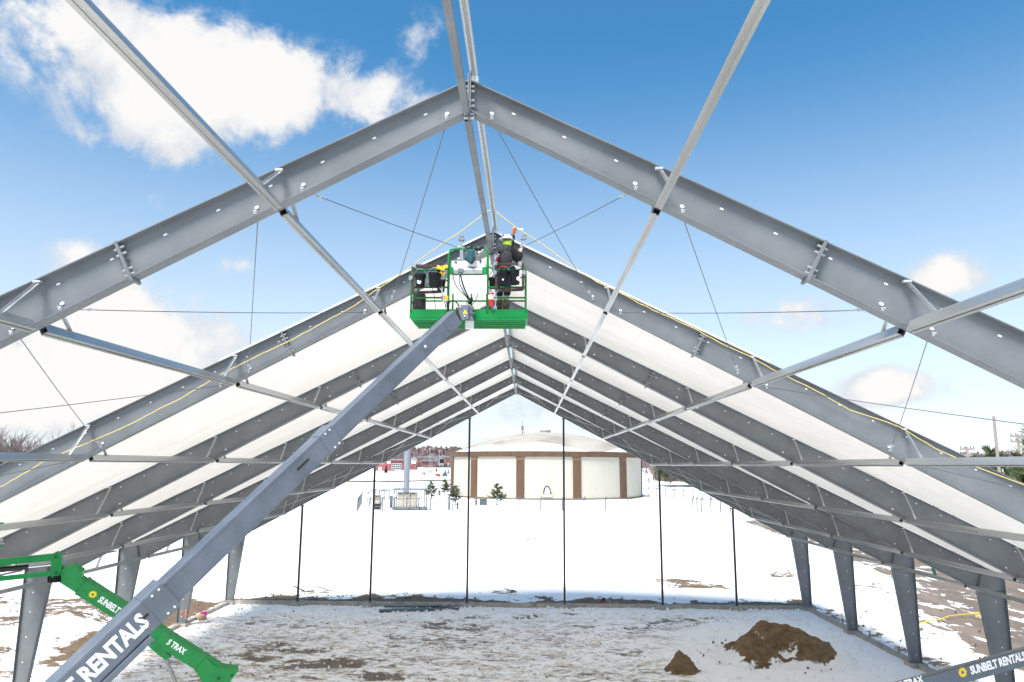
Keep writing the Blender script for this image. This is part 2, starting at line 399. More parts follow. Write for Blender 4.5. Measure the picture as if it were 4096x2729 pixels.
def ground():
    xs = axis(-27, 40, .17, -2600, 2600); ys = np.concatenate([np.arange(-40, 26, 6.0), axis(27, 61, .17, 26.9, 2900)])
    X, Y = np.meshgrid(xs, ys)
    slush, soil, road, inside, n1, n2 = zones(X, Y)
    near = sstep(170-Y, 0, 90)
    h = -.14+np.zeros_like(X)
    fine = fbm(X*2.3, Y*2.3, 5, 21, .6)
    lump = np.abs(fbm(X*1.1, Y*1.6, 5, 5, .6)-.5)*2
    ruts = np.sin((X*.35+Y*1.0+2.2*n1)*3.4)*.5+.5
    h += near*((.12*(n1-.5))+.05*(fine-.5)+.14*(lump-.2)*(.35+.65*slush)*np.clip(inside+.35, 0, 1)+.05*ruts*slush*inside*sstep(n2, .45, .6)-.07*soil*(fine))
    h -= .05*road*near
    h += .10*sstep(Y, 50.3, 52)*(1-sstep(np.abs(X), 30, 60))*(1-road)      # the snow field lies a little higher than the swept strip
    # ploughed snow bank on the left flank
    h += .9*np.exp(-(((X+23.5)/2.6)**2+((Y-41)/5.5)**2))*(.6+.8*n2)+.7*np.exp(-(((X+29)/3)**2+((Y-35)/6)**2))*(.5+n2)
    # long rise towards the town
    h += 6*sstep(Y, 900, 2000)
    h += np.where(X > 60, 5*sstep(X, 60, 260)*sstep(Y, 60, 240), 0)
    v = np.stack([X, Y, h], -1).reshape(-1, 3); ny, nx = X.shape
    i = np.arange(ny*nx).reshape(ny, nx)
    q = np.stack([i[:-1, :-1], i[:-1, 1:], i[1:, 1:], i[1:, :-1]], -1).reshape(-1, 4)
    me = bpy.data.meshes.new('ground')
    me.vertices.add(len(v)); me.vertices.foreach_set('co', v.ravel())
    me.loops.add(q.size); me.polygons.add(len(q)); me.loops.foreach_set('vertex_index', q.ravel()); me.polygons.foreach_set('loop_start', np.arange(len(q))*4)
    me.polygons.foreach_set('use_smooth', np.ones(len(q), bool)); me.update(); me.validate()
    ca = me.color_attributes.new('zone', 'FLOAT_COLOR', 'POINT')
    ca.data.foreach_set('color', np.stack([soil, slush, road, inside], -1).reshape(-1, 4).ravel())
    m = bpy.data.materials.new('snowy_ground'); m.use_nodes = True; T = NT(m.node_tree); T.n.clear()
    at_ = T.new('ShaderNodeVertexColor', layer_name='zone'); sp = T.new('ShaderNodeSeparateColor'); T.l.new(at_.outputs[0], sp.inputs[0])
    so_, sl_, ro_ = sp.outputs[0], sp.outputs[1], sp.outputs[2]
    co = T.coord('Object'); st = T.coord('Object', (1.0, 1.25, 1.0))
    na = T.noise(1.1, 9, .66, st, .4); nb = T.noise(3.4, 8, .68, st, .3); nc = T.noise(11, 6, .7, st)
    mixn = T.math('ADD', T.math('ADD', T.math('MULTIPLY', na, .5), T.math('MULTIPLY', nb, .33)), T.math('MULTIPLY', nc, .17))
    snow = T.mix(T.ramp(nb, .35, .7), (.88, .88, .88), (.93, .925, .92))
    # slush: grey-beige ice with brown stain
    wet = T.mix(T.ramp(na, .47, .62), (.93, .92, .905), (.66, .56, .46))
    wet = T.mix(T.ramp(T.noise(1.7, 9, .68, T.coord('Object', (.8, 1.7, 1), (0, 0, .35)), .8), .555, .61, 0, .92), wet, (.20, .135, .08))
    big = T.ramp(T.noise(.28, 4, .55, st, .5), .44, .58)
    wet = T.mix(T.math('MULTIPLY', big, T.ramp(T.noise(1.3, 9, .66, T.coord('Object', (.7, 1.9, 1), (0, 0, -.3)), 1.2), .49, .575, 0, .95)), wet, (.14, .09, .052))
    wet = T.mix(T.ramp(nb, .57, .65, 0, .9), wet, (.17, .11, .065))
    wet = T.mix(T.ramp(nc, .66, .76, 0, .6), wet, (.13, .09, .06))
    wv = T.new('ShaderNodeTexWave'); wv.wave_type = 'BANDS'; wv.bands_direction = 'Y'; T.l.new(T.coord('Object', (1, 1, 1), (0, 0, .5)), wv.inputs['Vector'])
    for k_, v_ in (('Scale', .42), ('Distortion', 7.0), ('Detail', 3.0), ('Detail Scale', 1.1)): wv.inputs[k_].default_value = v_
    wet = T.mix(T.math('MULTIPLY', T.ramp(wv.outputs['Fac'], .72, .93), T.ramp(nb, .48, .60, 0, .8)), wet, (.27, .185, .115))
    wet = T.mix(T.ramp(T.noise(2.3, 8, .65, T.coord('Object', (1, 1.6, 1)), .6), .53, .60), wet, (.92, .92, .92))
    fsl = T.ramp(T.math('ADD', T.math('MULTIPLY', sl_, .62), T.math('SUBTRACT', mixn, .5)), .16, .46)
    c = T.mix(fsl, snow, wet)
    dirt = T.mix(T.ramp(nb, .3, .7), (.085, .055, .032), (.21, .145, .085))
    fso = T.ramp(T.math('ADD', so_, T.math('MULTIPLY', T.math('SUBTRACT', mixn, .5), 4.2)), .46, .62)
    c = T.mix(fso, c, dirt)
    grav = T.mix(T.ramp(T.noise(.35, 6, .6, T.coord('Object', (1.4, .5, 1))), .35, .65), (.20, .155, .12), (.125, .095, .072))
    grav = T.mix(T.ramp(nc, .45, .75), grav, (.27, .225, .185))
    grav = T.mix(T.ramp(T.noise(.7, 7, .65, T.coord('Object', (1.2, .45, 1)), .4), .55, .60), grav, (.80, .80, .80))
    fro = T.ramp(T.math('ADD', ro_, T.math('MULTIPLY', T.math('SUBTRACT', mixn, .5), 1.6)), .42, .56)
    c = T.mix(fro, c, grav)
    b = T.new('ShaderNodeBsdfPrincipled'); T.l.new(c, b.inputs['Base Color'])
    T.l.new(T.math('SUBTRACT', .72, T.math('MULTIPLY', fsl, .22)), b.inputs['Roughness']); b.inputs['Specular IOR Level'].default_value = .3
    bp = T.new('ShaderNodeBump'); bp.inputs['Strength'].default_value = .75; bp.inputs['Distance'].default_value = .05
    T.l.new(T.math('ADD', T.math('MULTIPLY', nb, .6), T.math('MULTIPLY', nc, .5)), bp.inputs['Height']); T.l.new(bp.outputs[0], b.inputs['Normal'])
    T.l.new(b.outputs[0], T.new('ShaderNodeOutputMaterial').inputs[0])
    me.materials.append(m)
    struct(link('ground', me))
ground()

# ------------------------------------------------------------------ the steel building
BAY = 6.5
def YF(n): return (1.4341+n)*BAY-.13
def zt(x): return 13.69-.493*abs(x)
def zb(x): return 13.25-.526*abs(x)
FW = .21; SPL = 4.45; DX = .245*.51; KN0, KN1 = 17.37, 17.57
ORD = ['nearest', 'second', 'third', 'fourth', 'fifth', 'sixth', 'farthest']
ROWX = [0, 2.484, 5.541, 8.613, 11.687, 14.776, 17.02]
SL = math.atan(.51)
def obl(me_name, l=.056, h=.024, t=.006):      # rounded slot plate lying in XZ, sticking out to -Y
    p = []
    for k in range(6): a = math.pi/2+math.pi*k/5; p.append(V(-l/2+h/2+math.cos(a)*h/2, 0, math.sin(a)*h/2))
    for k in range(6): a = -math.pi/2+math.pi*k/5; p.append(V(l/2-h/2+math.cos(a)*h/2, 0, math.sin(a)*h/2))
    m = MB().prism(p, V(0, -t, 0)).mesh(me_name); m.materials.append(M['white_plug']); return m
slot_me = obl('slot_plug'); lug_me = obl('lug_plate', .062, .042, .008); slotv_me = obl('column_slot', .05, .06, .006)
bolt_me = MB().cyl((-.028, 0, 0), (.028, 0, 0), .017, 6).mesh('bolt'); bolt_me.materials.append(M['bolt_grey'])
eye = MB(); eye.cyl((0, -.09, 0), (0, 0, 0), .016, 8); eye.lathe((0, -.055, -.03), [(.03, -.018), (.044, -.01), (.044, .012), (.02, .02)], 10, V(.3, -1, -.3)); eye.cyl((-.05, -.075, .02), (.05, -.09, -.005), .013, 6)
eye.v = [(a*.58, b*.58, c*.58) for a, b, c in eye.v]
eye_me = eye.mesh('eye_bolt'); eye_me.materials.append(M['bolt_zinc'])
def rafter_mb(s, x0, x1, x1b=None, x0b=None):
    m = MB(); x1b = x1b or x1; x0b = x0b or x0
    tf = .016
    def P(x, y, z): return V(s*x, y, z)
    # web
    m.hexa([P(x0b, -.006, zb(x0b)+tf), P(x1b, -.006, zb(x1b)+tf), P(x1b, .006, zb(x1b)+tf), P(x0b, .006, zb(x0b)+tf),
            P(x0, -.006, zt(x0)-tf), P(x1, -.006, zt(x1)-tf), P(x1, .006, zt(x1)-tf), P(x0, .006, zt(x0)-tf)])
    for zf, xa, xb, lo, hi in ((zt, x0, x1, -tf, 0), (zb, x0b, x1b, 0, tf)):
        m.hexa([P(xa, -FW/2, zf(xa)+lo), P(xb, -FW/2, zf(xb)+lo), P(xb, FW/2, zf(xb)+lo), P(xa, FW/2, zf(xa)+lo),
                P(xa, -FW/2, zf(xa)+hi), P(xb, -FW/2, zf(xb)+hi), P(xb, FW/2, zf(xb)+hi), P(xa, FW/2, zf(xa)+hi)])
    return m
def frame():
    f = thing('steel_portal_frame', 'frame', 'steel frame')
    far = []
    for s in (-1, 1):
        ri = rafter_mb(s, .02, SPL-.017+DX, SPL-.017-DX).build('rafter', 'frame_paint', f)
        # ridge end plate
        MB().box((s*.012, 0, 13.46), (.016, FW+.02, .62)).build('end_plate', 'frame_paint', ri)
        ro = rafter_mb(s, SPL+.017+DX, KN1, KN0, SPL+.017-DX).build('rafter', 'frame_paint', f)
        # splice plates, square to the slope
        dirv = V(s*math.cos(SL), 0, -math.sin(SL)); upv = V(s*math.sin(SL), 0, math.cos(SL))
        c = V(s*SPL, 0, (zt(SPL)+zb(SPL))/2); hh = (zt(SPL)-zb(SPL))*math.cos(SL)/2
        for k, par in ((-1, ri), (1, ro)):
            q = c+dirv*.010*k
            MB().beam(q-upv*(hh+.05), q+upv*(hh+.012), FW+.02, .018, dirv).build('splice_plate', 'frame_paint', par)
            rot = rotm(dirv, V(0, 1, 0) if s > 0 else V(0, -1, 0), dirv.cross(V(0, 1, 0) if s > 0 else V(0, -1, 0)))
            for h in (-hh+.05, -hh+.13, hh-.17, hh-.08):
                inst('bolt', bolt_me, par, q+dirv*.03*k+upv*h+V(0, -.065, 0), rot)
        for h in (13.15, 13.21, 13.32, 13.40, 13.53, 13.60):
            inst('bolt', bolt_me, ri, V(s*.04, -.07, h))
        # column
        m = MB(); col = [(17.88, .05), (18.33, .05), (18.33, zt(18.33)-.02), (KN1, zt(KN1)-.016), (KN0, 4.09)]
        m.prism([V(s*x, -.006, z) for x, z in col], V(0, .012, 0))
        def fl(a, b, t=.016): m.beam(V(s*a[0], 0, a[1]), V(s*b[0], 0, b[1]), FW, t, V(1, 0, 0) if abs(a[0]-b[0]) < 1 else Z)
        fl((17.872, .05), (KN0-.008, 4.09)); fl((18.338, .05), (18.338, zt(18.33)-.01)); m.beam(V(s*KN1, 0, zt(KN1)-.008), V(s*18.33, 0, zt(18.33)-.008), FW, .016)
        co = m.build('column', 'frame_paint', f)
        MB().box((s*17.86, 0, 4.09), (.96, FW-.01, .014)).build('stiffener', 'frame_paint', co)
        MB().beam((s*(KN0-.012), 0, 4.02), (s*(KN1-.008), 0, zt(KN1)-.03), FW+.02, .03, V(1, 0, 0)).build('knee_plate', 'frame_paint', co)
        MB().box((s*18.105, 0, .036), (.62, .34, .028)).build('base_plate', 'frame_paint', co)
        for z in (.35, 1.25, 2.15, 3.05, 3.75): inst('slot', slotv_me, co, V(s*(18.33-.18-.045*z), -.007, z))
        for k in range(8): inst('bolt', bolt_me, co, V(s*(KN0-.045+.052*k*.55), -.075, 4.08+.115*k), rotm(V(s*.97, 0, -.24), V(0, s, 0), V(.24, 0, .97)))
        # slot plugs and cable lugs
        rs = Matrix.Rotation(math.atan(.493)*s, 3, 'Y')
        k = 0; x = .59
        while x < 17.0:
            if abs(x-SPL) > .12: inst('slot', slot_me, ri if x < SPL else ro, V(s*x, -.007, zt(x)-.165), rs)
            x += .676
        for r in range(0, 6):
            for dx in (-.30, .30):
                x = ROWX[r]+dx
                if x < .1: continue
                inst('lug', lug_me, ri if x < SPL else ro, V(s*x, -.008, zb(x)+.15), rs)
                far.append((ri if x < SPL else ro, V(s*x, -.012, zb(x)+.085)))
    return f, far
base, lugs = frame()
frames = []
for n in range(7):
    f = base if n == 0 else copy_tree(base)
    f.location = (0, YF(n), 0); frames.append(f)
    f['label'] = ('nearest grey steel portal frame, with open sky behind its rafters', 'second grey steel portal frame, with the yellow rope along its rafters',
                  'third grey steel portal frame from the camera, first one under the white roof', 'fourth grey steel portal frame from the camera', 'fifth grey steel portal frame from the camera',
                  'sixth grey steel portal frame, next to last', 'farthest grey steel portal frame, standing over the end wall posts')[n]
    f['group'] = 'steel portal frames'
for n in (0, 1):
    parts = [c for c in frames[n].children if c.name.startswith('rafter')]
    for par, loc in lugs:
        w = V(loc.x, YF(n)-.012, loc.z)
        side = [c for c in parts if (c.data == par.data)][0]
        inst('eye_bolt', eye_me, side, w)
# white aluminium track for the fabric on the second frame
for s in (-1, 1):
    side = [c for c in frames[1].children if c.name.startswith('rafter') and c.data.vertices[1].co.x*s > 0]
    MB().beam((s*.06, YF(1)-.07, zt(.06)+.02), (s*5.9, YF(1)-.07, zt(5.9)+.02), .05, .036).build('fabric_track', 'keder_white', side[0])
    MB().beam((s*5.95, YF(1)+.07, zt(5.95)+.02), (s*17.4, YF(1)+.07, zt(17.4)+.02), .05, .036).build('fabric_track', 'galv', side[-1])

# struts between the frames
SIDE = {-1: 'left', 1: 'right'}
ROWN = ['', 'first', 'second', 'third', 'fourth', 'fifth', 'sixth']
def bayname(n):
    if n == 0: return 'passing above the camera'
    return 'between the %s and %s frames' % (ORD[n-1], ORD[n])
def channel_mb(L, w=.10, h=.135, t=.005, lip=.034):
    m = MB()
    m.box((0, L/2, h/2-t/2), (w, L, t)); m.box((-w/2+t/2, L/2, 0), (t, L, h-2*t)); m.box((w/2-t/2, L/2, 0), (t, L, h-2*t))
    m.box((0, L/2, -h/2+.014), (w-2*t, L, .003))
    m.box((-w/2+lip/2, L/2, -h/2+t/2), (lip, L, t)); m.box((w/2-lip/2, L/2, -h/2+t/2), (lip, L, t))
    return m
LS = BAY-FW-.03
ch_me = channel_mb(LS).mesh('channel'); ch_me.materials.append(M['galv'])
rb_me = MB().box((0, LS/2, 0), (.088, LS, .085)).mesh('box_beam'); rb_me.materials.append(M['frame_paint'])
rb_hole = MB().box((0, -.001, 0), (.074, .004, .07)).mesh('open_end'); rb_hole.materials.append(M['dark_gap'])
pipe_me = MB().cyl((0, 0, 0), (0, LS+.1, 0), .056, 14).mesh('pipe'); pipe_me.materials.append(M['galv'])
def brace_mesh(a, b):
    d = (b-a); m = MB(); m.beam(a, b, .046, .006, V(1, 0, 0)); m.beam(a+V(.022, 0, 0), b+V(.022, 0, 0), .006, .046, V(1, 0, 0)); return m
for n in range(0, 7):
    y0 = YF(n-1)+FW/2+.015
    # ridge
    t = thing('ridge_beam', 'grey box beam along the ridge %s' % bayname(n), 'beam', (0, y0, 13.26), 'ridge beams')
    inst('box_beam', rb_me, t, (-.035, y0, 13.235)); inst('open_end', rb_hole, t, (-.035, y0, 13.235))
    if n:
        p = thing('ridge_pipe', 'galvanised pipe along the roof peak %s' % bayname(n), 'pipe', (.055, y0-.05, 13.80), 'ridge pipes'); inst('pipe', pipe_me, p, (.055, y0-.05, 13.80))
    else:
        p = thing('ridge_pipe', 'galvanised pipe along the roof peak, above the camera', 'pipe', (.055, y0-.05, 13.80), 'ridge pipes'); inst('pipe', pipe_me, p, (.055, y0-.05, 13.80))
    for ye, sg in ((y0, 1), (y0+LS, -1)):
        MB().box((.05, ye-sg*.05, 13.71), (.05, .06, .1)).build('saddle', 'bolt_zinc', p)
    for s in (-1, 1):
        for r in range(1, 7):
            x = ROWX[r]; z = zb(x)-.012
            if n == 0 and r > 4: continue
            nm = 'eave_strut' if r == 6 else 'roof_strut'
            lab = ('galvanised eave strut on the %s side, %s' if r == 6 else 'galvanised channel strut, '+ROWN[r]+' %s of the ridge, %s') % (SIDE[s], bayname(n))
            t = thing(nm, lab, 'strut', (s*x, y0, z), 'struts between the frames')
            inst('channel', ch_me, t, (s*x, y0, z), Matrix.Rotation(s*SL, 3, 'Y'))
            if r < 6:
                up = Z
                for ye, sg in ((y0, 1), (y0+LS, -1)):
                    if n == 0 and sg == 1: continue
                    hb = (zt(x)-zb(x))-.05
                    a = V(s*x, ye+sg*.56, z+.06); b = V(s*x, ye-sg*.02, z)+up*hb
                    brace_mesh(a, b).build('brace', 'galv', t)
                    MB().box(b+up*.015, (.10, .05, .03)).build('clip', 'bolt_zinc', t)

# roof fabric, one sheet for each bay and side
def cloth(n, s):
    xs = [.07+(18.25-.07)*k/44 for k in range(45)]; ys = [k/10 for k in range(11)]
    v = []; y0, y1 = YF(n)+.02, YF(n+1)-.02
    for x in xs:
        for t in ys:
            sag = math.sin(math.pi*t)
            z = zt(x)+.028-.10*sag*min(1, x/1.5)*(.85+.15*math.sin(x*.9+n))
            v.append((s*x, y0+(y1-y0)*t, z))
    f = [(i*11+j, i*11+j+1, (i+1)*11+j+1, (i+1)*11+j) for i in range(44) for j in range(10)]
    m = MB(); m.add(v, f); o = m.build('roof_fabric', 'roof_fabric', None, True)
    return tag(o, 'white roof fabric sheet on the %s slope between the %s and %s frames' % (SIDE[s], ORD[n], ORD[n+1]), 'roof fabric', 'roof fabric sheets')
for n in range(1, 6):
    for s in (-1, 1): cloth(n, s)

# bracing cables
def cable(a, b, r, label, tb=True, m='cable_steel'):
    a, b = Vector(a), Vector(b)
    t = thing('brace_cable', label, 'cable', a, 'bracing cables')
    sag = .015*(b-a).length
    MB().tube([a.lerp(b, k/8)-Z*sag*.25*math.sin(math.pi*k/8) for k in range(9)], r, 5).build('wire', m, t, True)
    if tb:      # turnbuckle and shackle at the lower end
        lo, hi = (a, b) if a.z < b.z else (b, a)
        d = (hi-lo).normalized(); sd_ = d.cross(Z).normalized()
        k = MB()
        for q in (-1, 1): k.cyl(lo+d*.16+sd_*.014*q, lo+d*.36+sd_*.014*q, .006, 6)
        k.cyl(lo+d*.14, lo+d*.19, .02, 8); k.cyl(lo+d*.34, lo+d*.38, .02, 8); k.cyl(lo, lo+d*.15, .01, 6)
        k.build('turnbuckle', 'bolt_zinc', t)
        MB().tube([lo+d*.38-sd_*.02, lo+d*.45-sd_*.025, lo+d*.48, lo+d*.45+sd_*.025, lo+d*.38+sd_*.02], .008, 6).build('shackle', 'bolt_zinc', t)
    return t
def anchor(n, s, r, dx, front):
    x = max(ROWX[r]+dx, .28); return V(s*x, YF(n)+(-.07 if front else .05), zb(x)+.085)
PN = ['ridge', 'first strut', 'second strut', 'third strut', 'fourth strut', 'fifth strut']
for bay in (0, 5):
    for s in (-1, 1):
        for k in range(0, 5 if bay else 4):
            rr = .0065 if bay == 0 else .009
            w = 'nearest' if bay == 0 else 'sixth'; w2 = 'second' if bay == 0 else 'farthest'
            mm = 'cable_steel' if bay == 0 else 'galv'
            cable(anchor(bay, s, k, .30, False), anchor(bay+1, s, k+1, -.30, True), rr, 'thin %s cable from %s of %s frame down to %s of %s frame' % (SIDE[s], PN[k], w, PN[k+1], w2), bay == 0, mm)
            cable(anchor(bay, s, k+1, -.30, False), anchor(bay+1, s, k, .30, True), rr, 'thin %s cable from %s of %s frame up to %s of %s frame' % (SIDE[s], PN[k+1], w, PN[k], w2), bay == 0, mm)
for s in (-1, 1):
    cable((s*18.1, YF(5)+.05, 3.9), (s*18.1, YF(6)-.05, .3), .008, 'thin wall bracing cable on the %s side, sloping down to the farthest frame' % SIDE[s], False, 'galv')
    cable((s*18.1, YF(5)+.05, .3), (s*18.1, YF(6)-.05, 3.9), .008, 'thin wall bracing cable on the %s side, sloping up to the farthest frame' % SIDE[s], False, 'galv')

# end wall posts on their round piers, and the curbs
PX = [3.06, 9.17, 13.76]
PW = ['nearest the middle', 'second from the middle', 'outermost']
curb = thing('back_curb', 'low concrete curb with pier blocks along the far end wall', 'curb', (0, YF(6), 0))
for s in (-1, 1):
    for k, x in enumerate(PX):
        t = thing('end_wall_post', 'slender dark end wall post %s on the %s side' % (PW[k], SIDE[s]), 'post', (s*x, YF(6), .06), 'end wall posts')
        top = zb(x)-.004; m = MB(); X = s*x
        m.box((X, YF(6), (top+.07)/2), (.008, .15, top-.07)); m.box((X-.055, YF(6), (top+.07)/2), (.012, .11, top-.07)); m.box((X+.055, YF(6), (top+.07)/2), (.012, .11, top-.07))
        m.box((X, YF(6)-.02, (top+.07)/2), (.10, .012, top-.07))
        m.build('shaft', 'post_paint', t); MB().box((X, YF(6), .065), (.26, .26, .02)).build('foot_plate', 'frame_paint', t)
        MB().box((X, YF(6), top-.05), (.2, .16, .09)).build('head_bracket', 'frame_paint', t)
        MB().lathe((X, YF(6), -.3), [(.62, 0), (.62, .33), (.6, .35)], 20).build('pier', 'concrete', curb)
xs_ = [-18.6]+[q for x in sorted([-p for p in PX]+PX) for q in (x-.55, x+.55)]+[18.6]
for a, b in zip(xs_[::2], xs_[1::2]):
    MB().box(((a+b)/2, YF(6)+.02, -.04), (b-a, .24, .24)).build('curb_length', 'concrete', curb)
def side_curb(s, y0, y1):
    t = thing('side_curb', 'low concrete curb with square pier blocks along the %s wall line' % SIDE[s], 'curb', (s*18.1, y0, 0))
    for n in range(2, 7): MB().box((s*18.1, YF(n), -.13), (.72, .72, .30)).build('pier', 'concrete', t)
    for n in range(2, 6):
        a, b = YF(n)+.36, YF(n+1)-.36
        for k in range(2):
            MB().box((s*18.12, a+(b-a)*(k+.5)/2, -.09+.012*k), (.24, (b-a)/2-.02, .26)).build('curb_length', 'concrete', t)
    return t
side_curb(1, 22, 48); side_curb(-1, 22, 48)
# brackets hanging from the outer edge of the eaves
for s in (-1, 1):
    for n in range(1, 6):
        for k in (0.35, .8):
            y = YF(n)+BAY*k; t = thing('eave_bracket', '%s steel bracket hanging outside the %s eave between the %s and %s frames' % ('first' if k < .5 else 'second', SIDE[s], ORD[n], ORD[n+1]), 'bracket', (s*18.5, y, 4.4), 'eave brackets')
            MB().beam((s*18.45, y, 4.5), (s*18.62, y, 3.95), .12, .012, V(0, 1, 0)).build('strap', 'gasket_green' if (s > 0 and n in (2, 3)) else 'galv_dull', t)
            MB().box((s*18.42, y, 4.52), (.10, .16, .06)).build('clip', 'galv_dull', t)
    for n in range(1, 6):
        y = YF(n)+.11
        t = tag(MB().cyl((s*18.45, y, 4.56), (s*18.45, y+BAY-.2, 4.56), .04, 8).build('eave_pipe', 'galv_dull'), 'fabric tension pipe along the %s eave between the %s and %s frames' % (SIDE[s], ORD[n], ORD[n+1]), 'pipe', 'eave pipes')

# yellow rope lying along the second frame
def rope(s):
    pts = []
    y = YF(1)-.13
    if s < 0: px = [(1915, 873), (1830, 935), (1720, 1010), (1620, 1085), (1500, 1165), (1420, 1222), (1300, 1287), (1180, 1354), (1050, 1415), (930, 1475), (850, 1518), (730, 1590), (610, 1650), (520, 1698), (400, 1752), (290, 1795), (170, 1850), (60, 1915), (0, 1950), (-120, 2020)]
    else: px = [(1945, 846), (1975, 840), (2070, 915), (2160, 970), (2240, 1030), (2290, 1066), (2390, 1130), (2460, 1160), (2560, 1215), (2660, 1262), (2760, 1306), (2880, 1372), (3000, 1425), (3120, 1494), (3250, 1555), (3400, 1640), (3600, 1708), (3740, 1793), (3900, 1868), (4096, 1940), (4250, 2010)]
    for x, yy in px: pts.append(at(x, yy, y))
    q = []
    for a, b in zip(pts, pts[1:]):
        for k in range(4): q.append(a.lerp(b, k/4)+V(random.uniform(-.006, .006), random.uniform(-.01, .01), random.uniform(-.008, .008)))
    return q
rp = rope(-1)[::-1]+rope(1)
tag(MB().tube(rp, .010, 6).build('yellow_rope', 'rope_yellow', None, True), 'long yellow rope draped along the second frame and over the ridge', 'rope')

# ------------------------------------------------------------------ boom lifts
def rtext(name, s, end, u, v, size, m, parent, bold=.03, sx=1.0, align='L'):
    o = text(name, s, origin(parent), u, v, size, m, parent, bold=bold, sx=sx)
    uu = Vector(u).normalized(); xs = [uu.dot(q.co) for q in o.data.vertices]
    sh = Vector(end)-uu*(max(xs) if align == 'R' else min(xs))-origin(parent)
    o.data.transform(Matrix.Translation(sh)); return o
def sun_logo(c, u, v, r, parent, back):
    u = Vector(u).normalized(); n = u.cross(Vector(v)).normalized(); v = n.cross(u)
    k = 11; o, i_ = [], []
    for j in range(k):
        a = 2*math.pi*j/k
        o.append((a-.02, r)); o.append((a+.20, r*.70)); o.append((a+.42, r*.74))
    pts = [Vector(c)+(u*math.cos(a)+v*math.sin(a))*q for a, q in o]
    m = MB(); m.prism(pts, n*.004); m.build('sun_logo', 'logo_yellow', parent)
    MB().prism([Vector(c)+n*.003+(u*math.cos(2*math.pi*j/16)+v*math.sin(2*math.pi*j/16))*r*.3 for j in range(16)], n*.003).build('logo_eye', back, parent)
def chassis(t, piv, head, m):
    # tracked undercarriage, turntable and counterweight below the boom pivot
    h = Vector(head).normalized(); sd_ = h.cross(Z)
    g = V(piv.x, piv.y, 0)-h*.2
    for k in (-1, 1):
        c = g+sd_*.95*k+h*.3
        tr = MB(); p = []
        for j in range(12):
            a = math.pi/2+math.pi*j/11; p.append(c-h*1.2+h*math.cos(a)*.38+Z*(.40-.14+math.sin(a)*.38))
        for j in range(12):
            a = -math.pi/2+math.pi*j/11; p.append(c+h*1.2+h*math.cos(a)*.38+Z*(.40-.14+math.sin(a)*.38))
        tr.prism([q-sd_*.2 for q in p], sd_*.4).build('track', 'black_rubber', t)
    MB().beam(g-h*.8+Z*.55, g+h*1.4+Z*.55, 1.6, .35).build('undercarriage', 'tool_black', t)
    MB().beam(g-h*1.3+Z*1.1, g+h*.8+Z*1.1, 1.7, .75).build('turntable', m, t)
    for k in (-1, 1): MB().beam(g+sd_*.28*k+Z*1.4-h*.1, V(piv.x, piv.y, piv.z)+sd_*.28*k, .06, .5, h).build('pivot_plate', m, t)

# ---- lift that carries the worker
A = at(1832, 1258, 14.2); Bq = at(290, 2729, 9.8)
u1 = (A-Bq).normalized(); s1 = u1.cross(Z).normalized(); v1 = s1.cross(u1)      # s1 points to the right of the boom
piv = A-u1*13.9
lift = thing('boom_lift', 'tracked boom lift with a dark grey boom holding the green basket and worker', 'boom lift', (piv.x, piv.y, 0), 'boom lifts')
def param(px, py):       # length along the boom axis from the tip, for a pixel on it
    r = ray(px, py); n = r.cross(Z.cross(r)).normalized(); pl = r.cross(rx).normalized()
    # closest approach of the two lines
    w0 = CAM-A; b = r.dot(-u1); a = r.dot(r); c = 1.0; d = r.dot(w0); e = (-u1).dot(w0); q = a*c-b*b
    return (a*e-b*d)/q
LJ1, LJ2 = param(1325, 1737), param(659, 2369)
def section(a, b, w, h, name, m, rad=.02, parent=None):
    p0, p1 = A-u1*a, A-u1*b; mb = MB(); pr = []
    hw, hh, r = w/2, h/2, min(w, h)*.09
    for cx, cy, a0 in ((hw-r, hh-r, 0), (-hw+r, hh-r, 90), (-hw+r, -hh+r, 180), (hw-r, -hh+r, 270)):
        for k in range(3):
            t = R(a0+45*k); pr.append((cx+r*math.cos(t), cy+r*math.sin(t)))
    return mb.prism([p1+s1*x+v1*y for x, y in pr], u1*(b-a)).build(name, m, parent or lift)
H3, H2, H1 = .315, .365, .435
tip = section(.12, LJ1+.4, .22, H3, 'tip_section', 'boom_grey')
mid = section(LJ1, LJ2+.5, .27, H2, 'middle_section', 'boom_grey')
outer = section(LJ2, 13.9, .33, H1, 'outer_section', 'boom_grey')
section(LJ1-.02, LJ1+.27, .29, H2+.022, 'collar', 'boom_grey', parent=mid)
section(LJ2-.02, LJ2+.30, .35, H1+.022, 'collar', 'boom_grey', parent=outer)
def on(sec, L, y, w, h): return A-u1*L+s1*(w/2)+v1*y
for L0, w, h, par in ((LJ1+.05, .29, H2, mid), (LJ1+.15, .29, H2, mid), (LJ2+.06, .35, H1, outer), (LJ2+.17, .35, H1, outer)):
    for q in (-.39, .39): MB().cyl(on(par, L0, h*q, w, h), on(par, L0, h*q, w, h)+s1*.008, .017, 10).build('bolt', 'white_plug', par)
for L0, L1, w, h, par in ((LJ1+.62, LJ1+.88, .27, H2, mid), (LJ2+.34, LJ2+.42, .33, H1, outer)):
    MB().beam(on(par, L0, .02, w, h)+s1*.0005, on(par, L1, .02, w, h)+s1*.0005, .006, .035, v1).build('slot', 'dark_gap', par)
MB().beam(on(outer, LJ2+.5, -.26, .2, H1), on(outer, LJ2+1.3, -.25, .2, H1), .20, .07, v1).build('cable_track', 'boom_grey', outer)
MB().beam(on(mid, LJ2+.2, H2*.5-.035, .27, H2)+s1*.001, on(mid, LJ1+.3, H2*.5-.035, .27, H2)+s1*.001, .004, .012, v1).build('edge_rib', 'boom_grey', mid)
